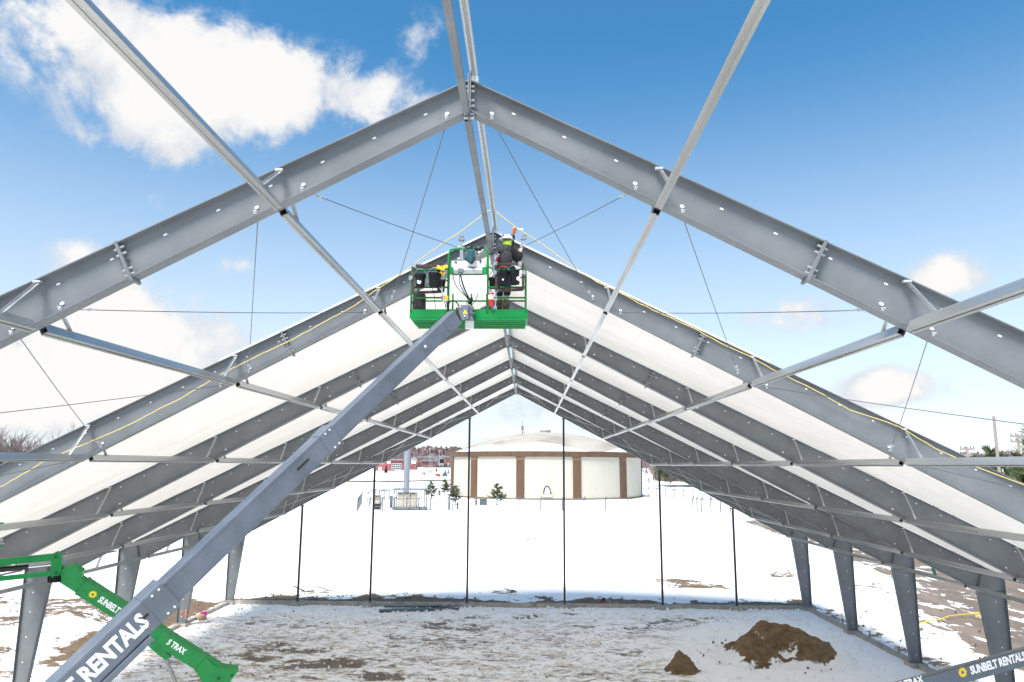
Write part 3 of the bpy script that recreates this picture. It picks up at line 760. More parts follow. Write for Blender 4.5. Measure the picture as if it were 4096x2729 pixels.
MB().beam(on(mid, LJ2+.2, -H2*.5+.045, .27, H2)+s1*.001, on(mid, LJ1+.3, -H2*.5+.045, .27, H2)+s1*.001, .004, .012, v1).build('edge_rib', 'boom_grey', mid)
MB().beam(on(tip, LJ1-.05, -H3*.5+.04, .22, H3)+s1*.001, on(tip, .9, -H3*.5+.04, .22, H3)+s1*.001, .004, .012, v1).build('edge_rib', 'boom_grey', tip)
rtext('lettering', 'SUNBELT RENTALS', on(outer, LJ2+.40, -.10, .331, H1), u1, v1, .315, 'letter_white', outer, bold=.042, sx=.74, align='R')
q0 = on(tip, 1.15, .03, .22, H3); MB().beam(q0-u1*.07, q0+u1*.07, .012, .15, v1).build('pad', 'boom_grey', tip)
MB().cyl(q0, q0+s1*.014, .028, 12).build('pin', 'white_plug', tip)
q0 = on(tip, .35, -.02, .22, H3)
MB().prism([q0+u1*a+v1*b for a, b in ((-.12, .12), (.12, .12), (.15, 0), (.12, -.12), (-.1, -.1), (-.16, 0))], s1*.012).build('cheek_plate', 'boom_grey', tip)
MB().cyl(q0, q0+s1*.02, .035, 14).build('pin', 'boom_grey', tip)
# rotator head between boom tip and basket
def P4(x, y, Y=14.3): return at(1580+x*.28694, 880+y*.28694, Y)
hd = MB().prism([P4(x, y, 14.22) for x, y in ((870, 1190), (1020, 1185), (1025, 1370), (930, 1395), (895, 1300))], V(0, .05, 0)).build('rotator_plate', 'boom_grey', lift)
MB().prism([P4(x, y, 14.40) for x, y in ((870, 1190), (1020, 1185), (1025, 1370), (930, 1395), (895, 1300))], V(0, .05, 0)).build('rotator_plate', 'boom_grey', lift)
MB().prism([P4(x, y, 14.28) for x, y in ((850, 1215), (900, 1240), (930, 1390), (850, 1400), (846, 1330))], V(0, .11, 0)).build('rotator_core', 'dark_gap', lift)
for x, y in ((912, 1212), (970, 1340)): MB().cyl(P4(x, y, 14.22), P4(x, y, 14.22)-V(0, .02, 0), .016, 12).build('pin', 'white_plug', hd)
tri = MB().prism([P4(x, y, 14.218) for x, y in ((945, 1308), (1008, 1310), (978, 1250))], V(0, -.003, 0)).build('warning_sign', 'warning_yellow', hd)
tri2 = MB().prism([P4(x, y, 14.214) for x, y in ((972, 1300), (984, 1300), (978, 1272))], V(0, -.002, 0)).build('warning_mark', 'tool_black', hd)
rot = MB(); rot.cyl(P4(1050, 1400, 14.5), P4(1050, 1215, 14.5), .055, 14); rot.box(P4(1050, 1390, 14.5), (.13, .12, .05)); rot.box(P4(1050, 1225, 14.5), (.13, .12, .05)); rot.box(P4(1075, 1300, 14.44), (.12, .04, .015))
rot.build('rotator_post', 'boom_grey', lift)
MB().box(P4(1040, 1465, 14.56), (.17, .10, .16)).build('white_bracket', 'box_white', lift)

# basket
X0, X1, Y0, Y1, ZF = -1.62, .77, 14.6, 15.5, 11.56
tray = MB()
for a, b in (((X0, Y0), (X1, Y0)), ((X0, Y1), (X1, Y1))): tray.box(((a[0]+b[0])/2, a[1], ZF+.075), (b[0]-a[0], .012, .17))
for x in (X0, X1): tray.box((x, (Y0+Y1)/2, ZF+.075), (.012, Y1-Y0-.02, .17))
tray.box(((X0+X1)/2, (Y0+Y1)/2, ZF-.005), (X1-X0-.02, Y1-Y0-.02, .012))
bk = tray.build('basket', 'lift_green', lift)
fl = MB()
for k in range(5): fl.box(((X0+X1)/2, Y0+.06+.195*k, ZF-.045), (X1-X0-.10, .035, .07))
fl.box(((X0+X1)/2, Y0+.012, ZF-.04), (X1-X0-.06, .03, .05))
fl.build('floor_rib', 'lift_green', bk)
fc = MB()
for k in range(22): fc.box((X0+.1+k*.104, (Y0+Y1)/2, ZF-.022), (.012, Y1-Y0-.1, .03))
fc.build('floor_grating', 'lift_green', bk)
def rail(pts, r=.019, name='rail', m='lift_green'): return MB().tube(pts, r, 8).build(name, m, bk, True)
def Xof(x, Y=Y0): return P4(x, 900, Y).x
def Zof(y, Y=Y0): return P4(1000, y, Y).z
ZT = 12.62
xm0, xm1 = Xof(745), Xof(1290)
for x in (X0+.02, X1-.04):
    for y in (Y0, Y1): rail([(x, y, ZF+.12), (x, y, ZT-.06), (x, y+(.05 if y == Y0 else -.05), ZT)], .021, 'corner_post')
    rail([(x, Y0+.05, ZT), (x, Y1-.05, ZT)]); rail([(x, Y0, 12.1), (x, Y1, 12.1)]); rail([(x, Y0, 11.9), (x, Y1, 11.9)])
for z in (ZT, 12.1, 11.9): rail([(X0+.02, Y1, z), (X1-.04, Y1, z)])
for x in (xm0, xm1, (xm0+xm1)/2): rail([(x, Y1, ZF+.1), (x, Y1, ZT)], .019, 'post')
# tall hoop in the middle of the front
zt_ = Zof(400)
rail([(xm0, Y0, ZF+.1), (xm0, Y0, zt_-.12), (xm0+.03, Y0, zt_-.03), (xm0+.12, Y0, zt_), (xm1-.12, Y0, zt_), (xm1-.03, Y0, zt_-.03), (xm1, Y0, zt_-.12), (xm1, Y0, ZF+.1)], .026, 'front_hoop')
for z in (Zof(940), Zof(1085)):
    rail([(X0+.02, Y0, z), (xm0, Y0, z)]); rail([(xm1, Y0, z), (X1-.04, Y0, z)])
zl = Zof(700)
rail([(X0+.04, Y0, ZT-.02), (X0+.10, Y0, ZT-.05), (X0+.15, Y0, zl), (xm0-.20, Y0, zl), (xm0-.13, Y0, zl+.03), (xm0, Y0, ZT-.05)])
rail([(xm1, Y0, ZT), (xm1+.05, Y0, ZT-.02), (xm1+.10, Y0, zl+.02), (X1-.20, Y0, zl), (X1-.12, Y0, zl+.03), (X1-.06, Y0, ZT-.03)])
rail([(xm0, Y0, Zof(640)-.35), (xm0-.06, Y0, Zof(830)), (xm0-.2, Y0, Zof(832))], .014)
# control console and the white sheets
cb = MB(); cb.box(((xm0+xm1)/2, Y0+.16, Zof(612)), (Xof(1250)-Xof(775), .26, Zof(565)-Zof(660))); cbo = cb.build('control_console', 'box_white', bk)
MB().cyl((Xof(800), Y0+.08, Zof(703)), (Xof(1230), Y0+.08, Zof(703)), .10, 16).build('console_tube', 'galv', bk)
MB().box((Xof(915), Y0-.03, Zof(710)), (.11, .06, .075)).build('socket', 'enclosure_grey', bk)
MB().cyl((Xof(912), Y0-.03, Zof(760)), (Xof(912), Y0-.03, Zof(735)), .02, 8).build('plug', 'enclosure_grey', bk)
MB().box((Xof(1022), Y0-.028, Zof(905)), (Xof(1280)-Xof(765), .006, Zof(780)-Zof(1030))).build('front_panel', 'sheet_white', bk)
for x, y in ((1105, 842), (1225, 842), (1107, 942), (1230, 938)): MB().cyl((Xof(x), Y0-.04, Zof(y)), (Xof(x), Y0-.03, Zof(y)), .012, 8).build('bolt', 'galv_dull', bk)
MB().box((Xof(840), Y0+.02, Zof(585)), (.05, .02, .025)).build('latch', 'tool_black', bk)
MB().box((Xof(1185), Y0+.02, Zof(572)), (.04, .02, .05)).build('latch', 'tool_black', bk)
for x in (780, 1245): MB().box((Xof(x), Y0+.01, Zof(708)), (.09, .10, .13)).build('console_bracket', 'lift_green', bk)
MB().cyl((Xof(872), Y0+.2, Zof(560)), (Xof(872), Y0+.2, Zof(512)), .032, 12).build('beacon', 'lift_green', bk); MB().ball((Xof(872), Y0+.2, Zof(512)), .034, 10, 6).build('beacon_cap', 'box_white', bk)
def hose(pts, r=.011, m='black_rubber'): 
    q = [Vector(p) for p in pts]; o = []
    for i in range(len(q)-1):
        a, b = q[i], q[i+1]; pa, nb = q[max(i-1, 0)], q[min(i+2, len(q)-1)]
        for k in range(5):
            t = k/5; o.append(.5*((2*a)+(b-pa)*t+(2*pa-5*a+4*b-nb)*t*t+(3*a-pa-3*b+nb)*t**3))
    o.append(q[-1]); return MB().tube(o, r, 6).build('hose', m, bk, True)
hose([P4(905, 770, 14.5), P4(900, 880, 14.46), P4(960, 1010, 14.44), P4(1030, 1110, 14.45), P4(1030, 1200, 14.5)], .009)
hose([P4(915, 770, 14.52), P4(940, 880, 14.48), P4(985, 1000, 14.46), P4(1025, 1080, 14.45), P4(1045, 1140, 14.48)], .014)
hose([P4(800, 745, 14.55), P4(830, 870, 14.52), P4(900, 980, 14.5), P4(985, 1060, 14.48), P4(1020, 1120, 14.46)], .008)
hose([P4(1155, 1030, 14.55), P4(1130, 1110, 14.55), P4(1055, 1210, 14.5)], .007)
hose([P4(885, 1185, 14.3), P4(830, 1130, 14.35), P4(770, 1140, 14.4), P4(745, 1190, 14.45), P4(740, 1250, 14.5)], .012)
hose([P4(725, 1150, 14.55), P4(725, 1200, 14.5), P4(745, 1250, 14.45), P4(690, 1320, 14.42), P4(600, 1400, 14.4)], .011)
hose([P4(520, 950, 14.8), P4(545, 1050, 14.8), P4(565, 1240, 14.75)], .006)
hose([P4(660, 980, 14.56), P4(685, 1100, 14.56), P4(710, 1230, 14.56)], .008)
hose([P4(1005, 1180, 14.42), P4(1000, 1150, 14.4), P4(1030, 1130, 14.4), P4(1060, 1150, 14.45), P4(1060, 1200, 14.5)], .008, 'lift_green')
hose([P4(1340, 600, 14.65), P4(1310, 660, 14.62), P4(1290, 760, 14.62)], .006)
hose([P4(1320, 770, 14.62), P4(1340, 730, 14.62), P4(1370, 710, 14.62)], .006)
MB().lathe(P4(1035, 1170, 14.46), [(.035, 0), (.05, .05), (.04, .1), (.02, .14)], 10, V(.4, 0, 1)).build('cable_bundle', 'black_rubber', bk)
chassis(lift, piv, u1-Z*u1.z, 'boom_grey')

# ---- things in and on the basket
def rack(x0, x1, y0, y1, side, label):
    t = thing('rusty_rack', label, 'rack', P4(x0, y1, 14.5), 'rusty bolt racks clamped on the basket')
    c = [P4(x, y, 14.52) for x, y in ((x0, y0), (x1, y0+4), (x1, y1-14), (x0, y1))]
    for i in range(4): MB().beam(c[i], c[(i+1) % 4], .05, .05, V(0, 1, 0)).build('bar', 'rust_steel', t)
    for (x, y) in side:
        MB().box(P4(x, y, 14.5), (.075, .06, .075)).build('clamp', 'galv', t)
rack(250, 645, 640, 1015, ((222, 808), (655, 800), (270, 638)), 'rusty steel rack clamped on the left side of the basket')
rack(1412, 1785, 615, 985, ((1392, 735), (1795, 740), (1400, 608), (1745, 610)), 'rusty steel rack clamped on the right side of the basket')
def bucket(x, y0, y1, w, Y, label, patch=None, tilt=0.0):
    top = P4(x, y0, Y); bot = P4(x, y1, Y); r = (P4(x+w/2, y0, Y)-top).x
    t = thing('bucket', label, 'bucket', bot, 'black buckets on the basket')
    ax = V(tilt, -.10, 1).normalized(); h = (top-bot).length
    MB().lathe(bot, [(r*.70, 0), (r*.76, h*.06), (r*.90, h*.74), (r*.92, h*.80)], 18, ax).build('shell', 'black_plastic', t, True)
    MB().lathe(bot+ax*h*.78, [(r*.95, 0), (r*1.0, .01), (r*1.0, h*.18), (r*1.04, h*.20), (r*1.04, h*.24), (r*.96, h*.24)], 18, ax).build('rim', 'black_plastic', t)
    hp = [bot+ax*h*.96+V(math.cos(a)*r*1.02, -.02, math.sin(a)*.13+.0) for a in [math.pi*k/8 for k in range(9)]]
    MB().tube(hp, .004, 5).build('handle', 'galv', t, True)
    if patch:
        px, py, pr = patch; c = P4(px, py, Y-r*.93)
        k = MB().prism([c+V(math.cos(a)*pr, 0, math.sin(a)*pr) for a in [2*math.pi*j/14 for j in range(14)]], V(0, .06, 0)); k.build('white_label', 'letter_white', t)
bucket(350, 765, 945, 160, 14.45, 'black bucket with a round white label, at the left end of the basket', (335, 862, .042))
bucket(545, 750, 945, 180, 14.45, 'plain black bucket beside the yellow drill', None, .06)
bucket(640, 850, 1005, 130, 14.95, 'black bucket hanging behind the left rack of the basket')
bucket(1515, 730, 905, 150, 14.45, 'black bucket with white scrapes, left one on the right rack', (1505, 832, .02))
bucket(1680, 715, 905, 150, 14.45, 'black bucket with a round white label, at the right end of the basket', (1720, 815, .04), -.12)
bucket(1360, 820, 965, 105, 14.75, 'black bucket with a red tool in it, behind the tall green post')
tag(MB().lathe(P4(1362, 830, 14.75), [(.02, 0), (.035, .03), (.03, .09), (.012, .1)], 8, V(.3, 0, 1)).build('red_tool', 'red_tool'), 'red tool poking out of the bucket behind the green post', 'tool')
# drill
t = thing('drill', 'yellow and black cordless drill hung on the left rack', 'drill', P4(650, 740, 14.42))
MB().beam(P4(585, 655, 14.42), P4(690, 690, 14.42), .07, .075).build('motor_housing', 'tool_yellow', t)
MB().beam(P4(672, 680, 14.42), P4(655, 740, 14.42), .045, .05, V(0, 1, 0)).build('handle', 'tool_yellow', t)
MB().box(P4(655, 752, 14.42), (.11, .06, .05)).build('battery', 'tool_yellow', t); MB().box(P4(662, 722, 14.38), (.03, .03, .04)).build('label', 'tool_black', t)
MB().beam(P4(610, 640, 14.42), P4(612, 560+60, 14.42), .05, .06, V(0, 1, 0)).build('chuck', 'tool_black', t)
t = thing('grinder', 'yellow power tool beside the tall green post', 'power tool', P4(705, 655, 14.46))
MB().beam(P4(670, 660, 14.46), P4(735, 648, 14.46), .05, .06).build('body', 'tool_yellow', t); MB().beam(P4(660, 630, 14.46), P4(722, 520, 14.46), .03, .02).build('blade', 'tool_black', t)
t = thing('holster', 'dark steel tool holder beside the yellow drill', 'holder', P4(620, 720, 14.5)); MB().beam(P4(612, 610, 14.5), P4(622, 740, 14.5), .09, .05, V(0, 1, 0)).build('sheath', 'tool_black', t); MB().box(P4(655, 800, 14.48), (.09, .06, .10)).build('clip', 'galv', t)
# barrel
bot = P4(335, 1262, 14.85); top = P4(335, 1040, 14.85)
t = thing('barrel', 'scorched dark barrel standing in the left corner of the basket', 'barrel', bot)
MB().lathe(V(bot.x, bot.y, ZF+.02), [(.132, 0), (.138, .1), (.138, top.z-ZF-.1), (.13, top.z-ZF-.03), (.11, top.z-ZF)], 20).build('shell', 'burnt_barrel', t, True)
t = thing('junction_box', 'small yellow box with cable glands on the basket post', 'junction box', P4(700, 1095, 14.55))
MB().box(P4(708, 1095, 14.55), (.10, .06, .11)).build('case', 'tool_yellow', t); MB().box(P4(660, 1100, 14.56), (.05, .05, .12)).build('cover', 'beige_paper', t); MB().cyl(P4(722, 1160, 14.55), P4(722, 1130, 14.55), .018, 8).build('gland', 'enclosure_grey', t)
# extinguisher
b0 = P4(1340, 1205, 14.55)
t = thing('fire_extinguisher', 'red fire extinguisher strapped to the basket post', 'fire extinguisher', b0)
hh = (P4(1340, 1005, 14.55)-b0).z
MB().lathe(b0, [(.05, 0), (.056, .012), (.056, hh*.86), (.045, hh*.94), (.022, hh)], 16).build('cylinder', 'ext_red', t, True)
MB().lathe(b0+Z*hh*.5, [(.0575, 0), (.0575, hh*.28)], 16).build('label', 'letter_white', t); MB().lathe(b0+Z*hh*.44, [(.0574, 0), (.0574, hh*.05)], 16).build('label_band', 'tool_yellow', t)
MB().cyl(b0+Z*hh, b0+Z*(hh+.04), .016, 8).build('valve', 'chrome', t); MB().beam(b0+Z*(hh+.045)+V(-.06, 0, 0), b0+Z*(hh+.06)+V(.05, 0, 0), .02, .015).build('lever', 'chrome', t)
# wrenches
def wrench(a, b, label):
    t = thing('wrench', label, 'wrench', b); d = (b-a).normalized(); n = V(0, 1, 0); sd_ = d.cross(n).normalized()
    MB().beam(a, b, .012, .028, sd_).build('shaft', 'chrome', t)
    for p, sg in ((a, -1), (b, 1)):
        MB().prism([p+sd_*x+d*sg*y for x, y in ((-.028, -.02), (.028, -.02), (.034, .03), (.02, .055), (.012, .02), (-.012, .02), (-.02, .055), (-.034, .03))], V(0, .014, 0)).build('jaw', 'chrome', t)
wrench(P4(1410, 1000, 14.46), P4(1398, 1215, 14.46), 'long chrome wrench hanging below the right rack')
wrench(P4(648, 965, 14.46), P4(690, 1120, 14.48), 'slim chrome wrench hanging below the left rack')
wrench(P4(1372, 640, 14.5), P4(1390, 770, 14.5), 'dark chrome spanner tucked beside the right rack')
# jacket hung over the hoop
t = thing('jacket', 'dark teal work jacket hung over the top of the basket hoop', 'jacket', P4(1045, 600, 14.56))
jk = MB(); rows = [(405, 985, 1105), (440, 1000, 1110), (480, 985, 1115), (525, 968, 1125), (560, 985, 1120), (585, 1020, 1090), (610, 1055, 1075)]
vs, fs = [], []
for y, a, b in rows:
    for k in range(9):
        x = a+(b-a)*k/8; vs.append(P4(x, y+8*math.sin(k*1.9+y), 14.55-.05*math.sin(math.pi*k/8)+.02*math.sin(k*2.3)))
for y, a, b in rows[::-1]:
    for k in range(9): vs.append(P4(a+(b-a)*k/8, y, 14.66))
for i in range(13):
    for k in range(8): fs.append((i*9+k, i*9+k+1, (i+1)*9+k+1, (i+1)*9+k))
for k in range(8): fs.append((13*9+k, 13*9+k+1, k+1, k))
jk.add(vs, fs); jk.build('body', 'cloth_teal', t, True)
MB().lathe(P4(980, 400, 14.6), [(.03, 0), (.055, .05), (.05, .12), (.03, .16)], 10, V(1, 0, .05)).build('sleeve', 'tool_black', t, True)
MB().lathe(P4(1105, 400, 14.6), [(.025, 0), (.05, .05), (.05, .14), (.03, .2)], 10, V(1, 0, .05)).build('sleeve', 'tool_black', t, True)
MB().prism([P4(x, y, 14.52) for x, y in ((990, 520), (1120, 515), (1110, 570), (1075, 610), (1050, 605), (1000, 575), (962, 540))], V(0, .03, 0)).build('hem', 'tool_black', t)
MB().tube([P4(1185, 425, 14.58), P4(1210, 440, 14.57), P4(1235, 430, 14.57), P4(1225, 410, 14.58), P4(1195, 420, 14.58)], .008, 6).build('snap_hook', 'chrome', t, True)
# beam clamp bars
def clampbar(a, b, label, lean=0):
    t = thing('clamp_bar', label, 'clamp bar', b); d = (a-b).normalized()
    MB().beam(b, a, .07, .015, V(0, 1, 0)).build('bar', 'galv', t)
    MB().box(a+d*.02, (.13, .06, .035)).build('jaw', 'galv_dull', t); MB().box(a+d*.09, (.085, .05, .03)).build('upper_jaw', 'galv_dull', t)
    for k in (-.04, .04): MB().cyl(a+V(k, 0, 0)-d*.03, a+V(k, 0, 0)+d*.11, .008, 6).build('bolt', 'galv_dull', t)
clampbar(P4(928, 285, 15.2), P4(928, 560, 15.2), 'steel bar with a bolted clamp standing behind the control console')
clampbar(P4(1790, 270, 15.2), P4(1755, 420, 15.2), 'steel bar with a bolted clamp in the raised hand of the worker')

# ---- worker
def skin(name, pts, edges, m, parent, root=0, lv=2):
    me = bpy.data.meshes.new(name); off = origin(parent)
    me.from_pydata([tuple(Vector(p[0])-off) for p in pts], edges, []); me.update()
    o = bpy.data.objects.new(name, me); C.objects.link(o)
    md = o.modifiers.new('skin', 'SKIN'); md.use_smooth_shade = True
    for i, p in enumerate(pts):
        r = p[1]; sv = me.skin_vertices[0].data[i]; sv.radius = r if isinstance(r, tuple) else (r, r); sv.use_root = (i == root)
    o.modifiers.new('sub', 'SUBSURF').levels = lv; o.modifiers['sub'].render_levels = lv
    bpy.context.view_layer.update()
    ev = bpy.data.meshes.new_from_object(o.evaluated_get(bpy.context.evaluated_depsgraph_get())); ev.name = name
    bpy.data.objects.remove(o)
    ev.polygons.foreach_set('use_smooth', [True]*len(ev.polygons)); ev.materials.clear()
    return link(name, ev, m, parent)
def W4(x, y, Y=15.1): return at(1880+x*.2423, 880+y*.2423, Y)
def worker():
    foot = V(W4(540, 1400).x, 15.1, ZF+.01)
    t = thing('person', 'worker in white hard hat and dark hoodie reaching up from the basket', 'person', foot)
    pel = W4(565, 790, 15.08); wst = W4(568, 690, 15.08); chest = W4(575, 560, 15.06); nk = W4(612, 455, 15.08); hd = W4(612, 375, 15.10); tp = W4(612, 300, 15.10)
    shl = W4(505, 500, 15.12); shr = W4(690, 520, 15.05); elr = W4(800, 655, 15.08); wrr = W4(838, 530, 15.15); hr = W4(842, 490, 15.19)
    ell = W4(672, 385, 15.40); wrl = W4(715, 232, 15.36); hl = W4(742, 165, 15.30); sll = W4(640, 520, 15.24)
    hpl = W4(515, 830, 15.10); hpr = W4(615, 830, 15.06); knl = W4(492, 1110, 15.02); knr = W4(620, 1100, 14.98)
    anl = V(W4(478, 1390).x, 15.10, ZF+.13); anr = V(W4(590, 1390).x, 15.06, ZF+.13)
    pts = [(pel, .12), (wst, .11), (chest, .13), (nk, .055), (hd, .085), (tp, .07), (shl, .065), (shr, .065), (elr, .042), (wrr, .028), (hr, .03),
           (ell, .042), (wrl, .028), (hl, .03), (hpl, .085), (hpr, .085), (knl, .058), (knr, .058), (anl, .04), (anr, .04), (anl+V(.03, .14, -.09), .035), (anr+V(.05, .14, -.09), .035)]
    ed = [(0, 1), (1, 2), (2, 3), (3, 4), (4, 5), (2, 6), (2, 7), (7, 8), (8, 9), (9, 10), (2, 11), (11, 12), (12, 13), (0, 14), (0, 15), (14, 16), (15, 17), (16, 18), (17, 19), (18, 20), (19, 21)]
    def fingers(hand, d, sd_, cl, base):
        # four fingers curling round the bar and a thumb from the side of the palm
        for k, l in enumerate((.075, .085, .08, .062)):
            o = hand+d*(.022-.016*k)
            i = len(pts); pts.extend([(o+sd_*.03, .0095), (o+sd_*(.03+l*.35)+cl*.012, .009), (o+sd_*(.03+l*.45)+cl*.045, .0085)])
            ed.extend([(base, i), (i, i+1), (i+1, i+2)])
        i = len(pts); pts.extend([(hand-sd_*.012+d*.03, .011), (hand+cl*.04+d*.05, .009)]); ed.extend([(base, i), (i, i+1)])
    fingers(hr, (P4(1790, 270, 15.2)-P4(1755, 420, 15.2)).normalized(), V(-1, 0, .1), V(.2, .8, 0), 10)
    fingers(hl, V(.7, 0, -.6).normalized(), V(-.3, -.3, .9).normalized(), V(.5, .8, .1).normalized(), 13)
    body = skin('body', pts, ed, 'skin', t, 0, 1)
    skin('hoodie', [(pel+Z*.03, .165), (wst, .17), (chest, (.19, .175)), (nk-Z*.02, .10), (shl, .10), (shr, .10), (chest+Z*.09+V(-.06, -.08, 0), .10)],
         [(0, 1), (1, 2), (2, 3), (2, 4), (2, 5), (2, 6)], 'hoodie', t)
    for ch in ([(chest.lerp(shr, .45), .12), (shr+V(.01, 0, 0), .125), (shr.lerp(elr, .5), .105), (elr, .095), (elr.lerp(wrr, .5), .085), (wrr, .06)],
               [(chest.lerp(sll, .5), .10), (sll, .10), (sll.lerp(ell, .5), .085), (ell, .075), (ell.lerp(wrl, .5), .066), (wrl, .052)]):
        skin('sleeve', ch, [(i, i+1) for i in range(len(ch)-1)], 'hoodie_black', t, 2)
    skin('hood', [(W4(560, 470, 14.96), .085), (W4(510, 500, 14.98), .085), (W4(500, 540, 15.0), .06), (W4(640, 475, 14.96), .05)], [(0, 1), (1, 2), (0, 3)], 'hoodie', t)
    skin('trousers', [(pel, .155), (hpl, .115), (hpr, .115), (knl, .085), (knr, .085), (knl.lerp(anl, .35), .08), (knr.lerp(anr, .35), .08)], [(0, 1), (0, 2), (1, 3), (2, 4), (3, 5), (4, 6)], 'jeans', t)
    for k, a in ((knl, anl), (knr, anr)):
        skin('boot', [(k.lerp(a, .40), .075), (a+Z*.02, .066), (a-Z*.06, .062), (a+V(.03, .12, -.085), .05)], [(0, 1), (1, 2), (2, 3)], 'boot_camo', t, 1)
    # head gear
    skin('gaiter', [(nk+Z*.0, .088), (nk.lerp(hd, .5), .098), (hd+Z*.0, .106), (hd+Z*.05, .10)], [(0, 1), (1, 2), (2, 3)], 'gaiter', t)
    MB().prism([hd+V(-.10, -.105, .035), hd+V(.03, -.112, .04), hd+V(.10, -.10, .05), hd+V(.05, -.116, .022), hd+V(-.08, -.112, .012)], V(0, .03, 0)).build('shade_band', 'tool_black', t)
    nb = MB().lathe(nk+Z*.0, [(.12, -.03), (.115, .0), (.095, .03)], 16, V(.25, 0, 1)); nb.build('collar', 'tool_black', t, True)
    hc = hd+Z*.065
    hat = MB(); n = 22; rows_ = 8
    for i in range(rows_):
        a = math.pi/2*i/(rows_-1); r = math.cos(a); z = math.sin(a)
        for j in range(n):
            th = 2*math.pi*j/n
            hat.v.append((hc.x+.128*r*math.cos(th), hc.y+.145*r*math.sin(th), hc.z+.118*z))
    for i in range(rows_-1):
        for j in range(n): hat.f.append((i*n+j, i*n+(j+1) % n, (i+1)*n+(j+1) % n, (i+1)*n+j))
    h_ = hat.build('hard_hat', 'hard_hat', t, True)
    MB().prism([hc+V(math.cos(q)*(.136 if math.cos(q) > -.6 else .175), math.sin(q)*.15, 0) for q in [2*math.pi*j/22 for j in range(22)]], V(0, 0, .012)).build('brim', 'hard_hat', h_)
    MB().beam(hc+V(-.11, 0, .066), hc+V(.11, 0, .07), .03, .016).build('ridge', 'hard_hat', h_)
    for dx, dz, w, hh_ in ((-.075, .055, .05, .05), (.0, .062, .036, .036), (.07, .05, .02, .03)):
        c = hc+V(dx, -.125+abs(dx)*.25, dz); MB().box(c, (w, .012, hh_), Matrix.Rotation(-dx*3, 3, 'Z')).build('sticker', 'sticker', h_)
    # gloves, harness, tool belt
    skin('glove', [(wrl, .04), (hl, .048), (hl+V(.03, 0, .05), .03), (hl+V(-.02, -.03, .04), .022)], [(0, 1), (1, 2), (1, 3)], 'glove', t, 1)
    MB().tube([W4(470, 560, 14.90), W4(455, 640, 14.88), W4(445, 720, 14.9)], .016, 6).build('harness_strap', 'harness_red', t, True)
    MB().prism([W4(x, y, 14.92) for x, y in ((440, 610), (470, 600), (450, 700), (405, 705))], V(0, .02, 0)).build('harness_webbing', 'harness_red', t)
    MB().tube([W4(470, 555, 14.88), W4(480, 585, 14.87), W4(465, 610, 14.87), W4(455, 585, 14.87), W4(468, 560, 14.88)], .006, 6).build('snap_hook', 'chrome', t, True)
    MB().lathe(V(pel.x, pel.y, pel.z-.02), [(.172, 0), (.175, .03), (.17, .06)], 18).build('tool_belt', 'harness_red', t, True)
    MB().prism([W4(x, y, 14.92) for x, y in ((500, 745), (610, 745), (625, 830), (545, 800))], V(0, .03, 0)).build('harness_leg_strap', 'harness_red', t)
worker()
tag(MB().tube([P4(1700, 120, 15.2), P4(1740, 128, 15.2), P4(1790, 125, 15.2), P4(1780, 140, 15.2), P4(1725, 135, 15.2)], .008, 5).build('rope_tail', 'letter_white'), 'loose pale rope end beside the orange glove', 'rope')

# ---- green articulating lift, lower left
Ga, Gb = at(238, 2284, 17.6), at(862, 2682, 19.4)
ug = (Gb-Ga).normalized(); fg = V(0, -1, 0); fg = (fg-ug*fg.dot(ug)).normalized(); sg_ = fg; vg = sg_.cross(ug).normalized()
if vg.z < 0: vg = -vg
gl = thing('boom_lift', 'bright green articulated boom lift with its jib pointing out at the left edge', 'boom lift', (Gb.x+.5, Gb.y, 0), 'boom lifts')
def gsec(a, b, w, h, name, par=None, hb=None, m='lift_green'):
    p0, p1 = Ga+ug*a, Ga+ug*b; hb = hb or h
    q = [p0-sg_*w/2-vg*h/2, p0+sg_*w/2-vg*h/2, p0+sg_*w/2+vg*h/2, p0-sg_*w/2+vg*h/2]
    q2 = [p1-sg_*w/2-vg*hb/2, p1+sg_*w/2-vg*hb/2, p1+sg_*w/2+vg*hb/2, p1-sg_*w/2+vg*hb/2]
    return MB().hexa([q[0], q2[0], q2[1], q[1], q[3], q2[3], q2[2], q[2]]).build(name, m, par or gl)
LG = (Gb-Ga).length
main = gsec(.62, LG, .26, .375, 'main_boom'); fly = gsec(.05, .75, .22, .33, 'fly_boom')
gsec(.60, .66, .275, .39, 'collar', main)
# knuckle at the upper end, plate at the lower end
kc = Ga+ug*.12
def gp(o, a, b): return o+ug*a+vg*b
MB().prism([gp(kc, a, b)-sg_*.12 for a, b in ((-.12, -.10), (-.10, .16), (.02, .30), (.28, .30), (.36, .22), (.34, -.02), (.1, -.15))], sg_*.24).build('knuckle', 'lift_green', gl)
MB().prism([gp(Gb, a, b)-sg_*.15 for a, b in ((-.45, -.19), (-.45, .19), (0, .15), (.16, .22), (.42, .34), (.46, -.3), (.1, -.42))], sg_*.30).build('pivot_yoke', 'lift_green', gl)
for a, b in ((.36, .18), (.16, -.05)): MB().cyl(gp(Gb, a, b)+sg_*.15, gp(Gb, a, b)+sg_*.17, .03, 10).build('pin', 'tool_black', gl)
ym = gp(Ga, 3.15, -.16); 
MB().prism([gp(Ga, a, b)-sg_*.10 for a, b in ((1.9, -.18), (3.05, -.18), (3.35, -.26), (3.28, -.38), (3.0, -.36))], sg_*.20).build('cylinder_bracket', 'lift_green', main)
cyl_a = gp(Ga, 3.18, -.32); cyl_b = cyl_a+(ug*1.0-vg*.62).normalized()*1.25
MB().cyl(cyl_a, cyl_b, .045, 10).build('piston_rod', 'galv_dull', gl); MB().cyl(cyl_b, cyl_b+(cyl_b-cyl_a).normalized()*1.6, .07, 12).build('cylinder', 'tool_black', gl)
face = sg_*.131
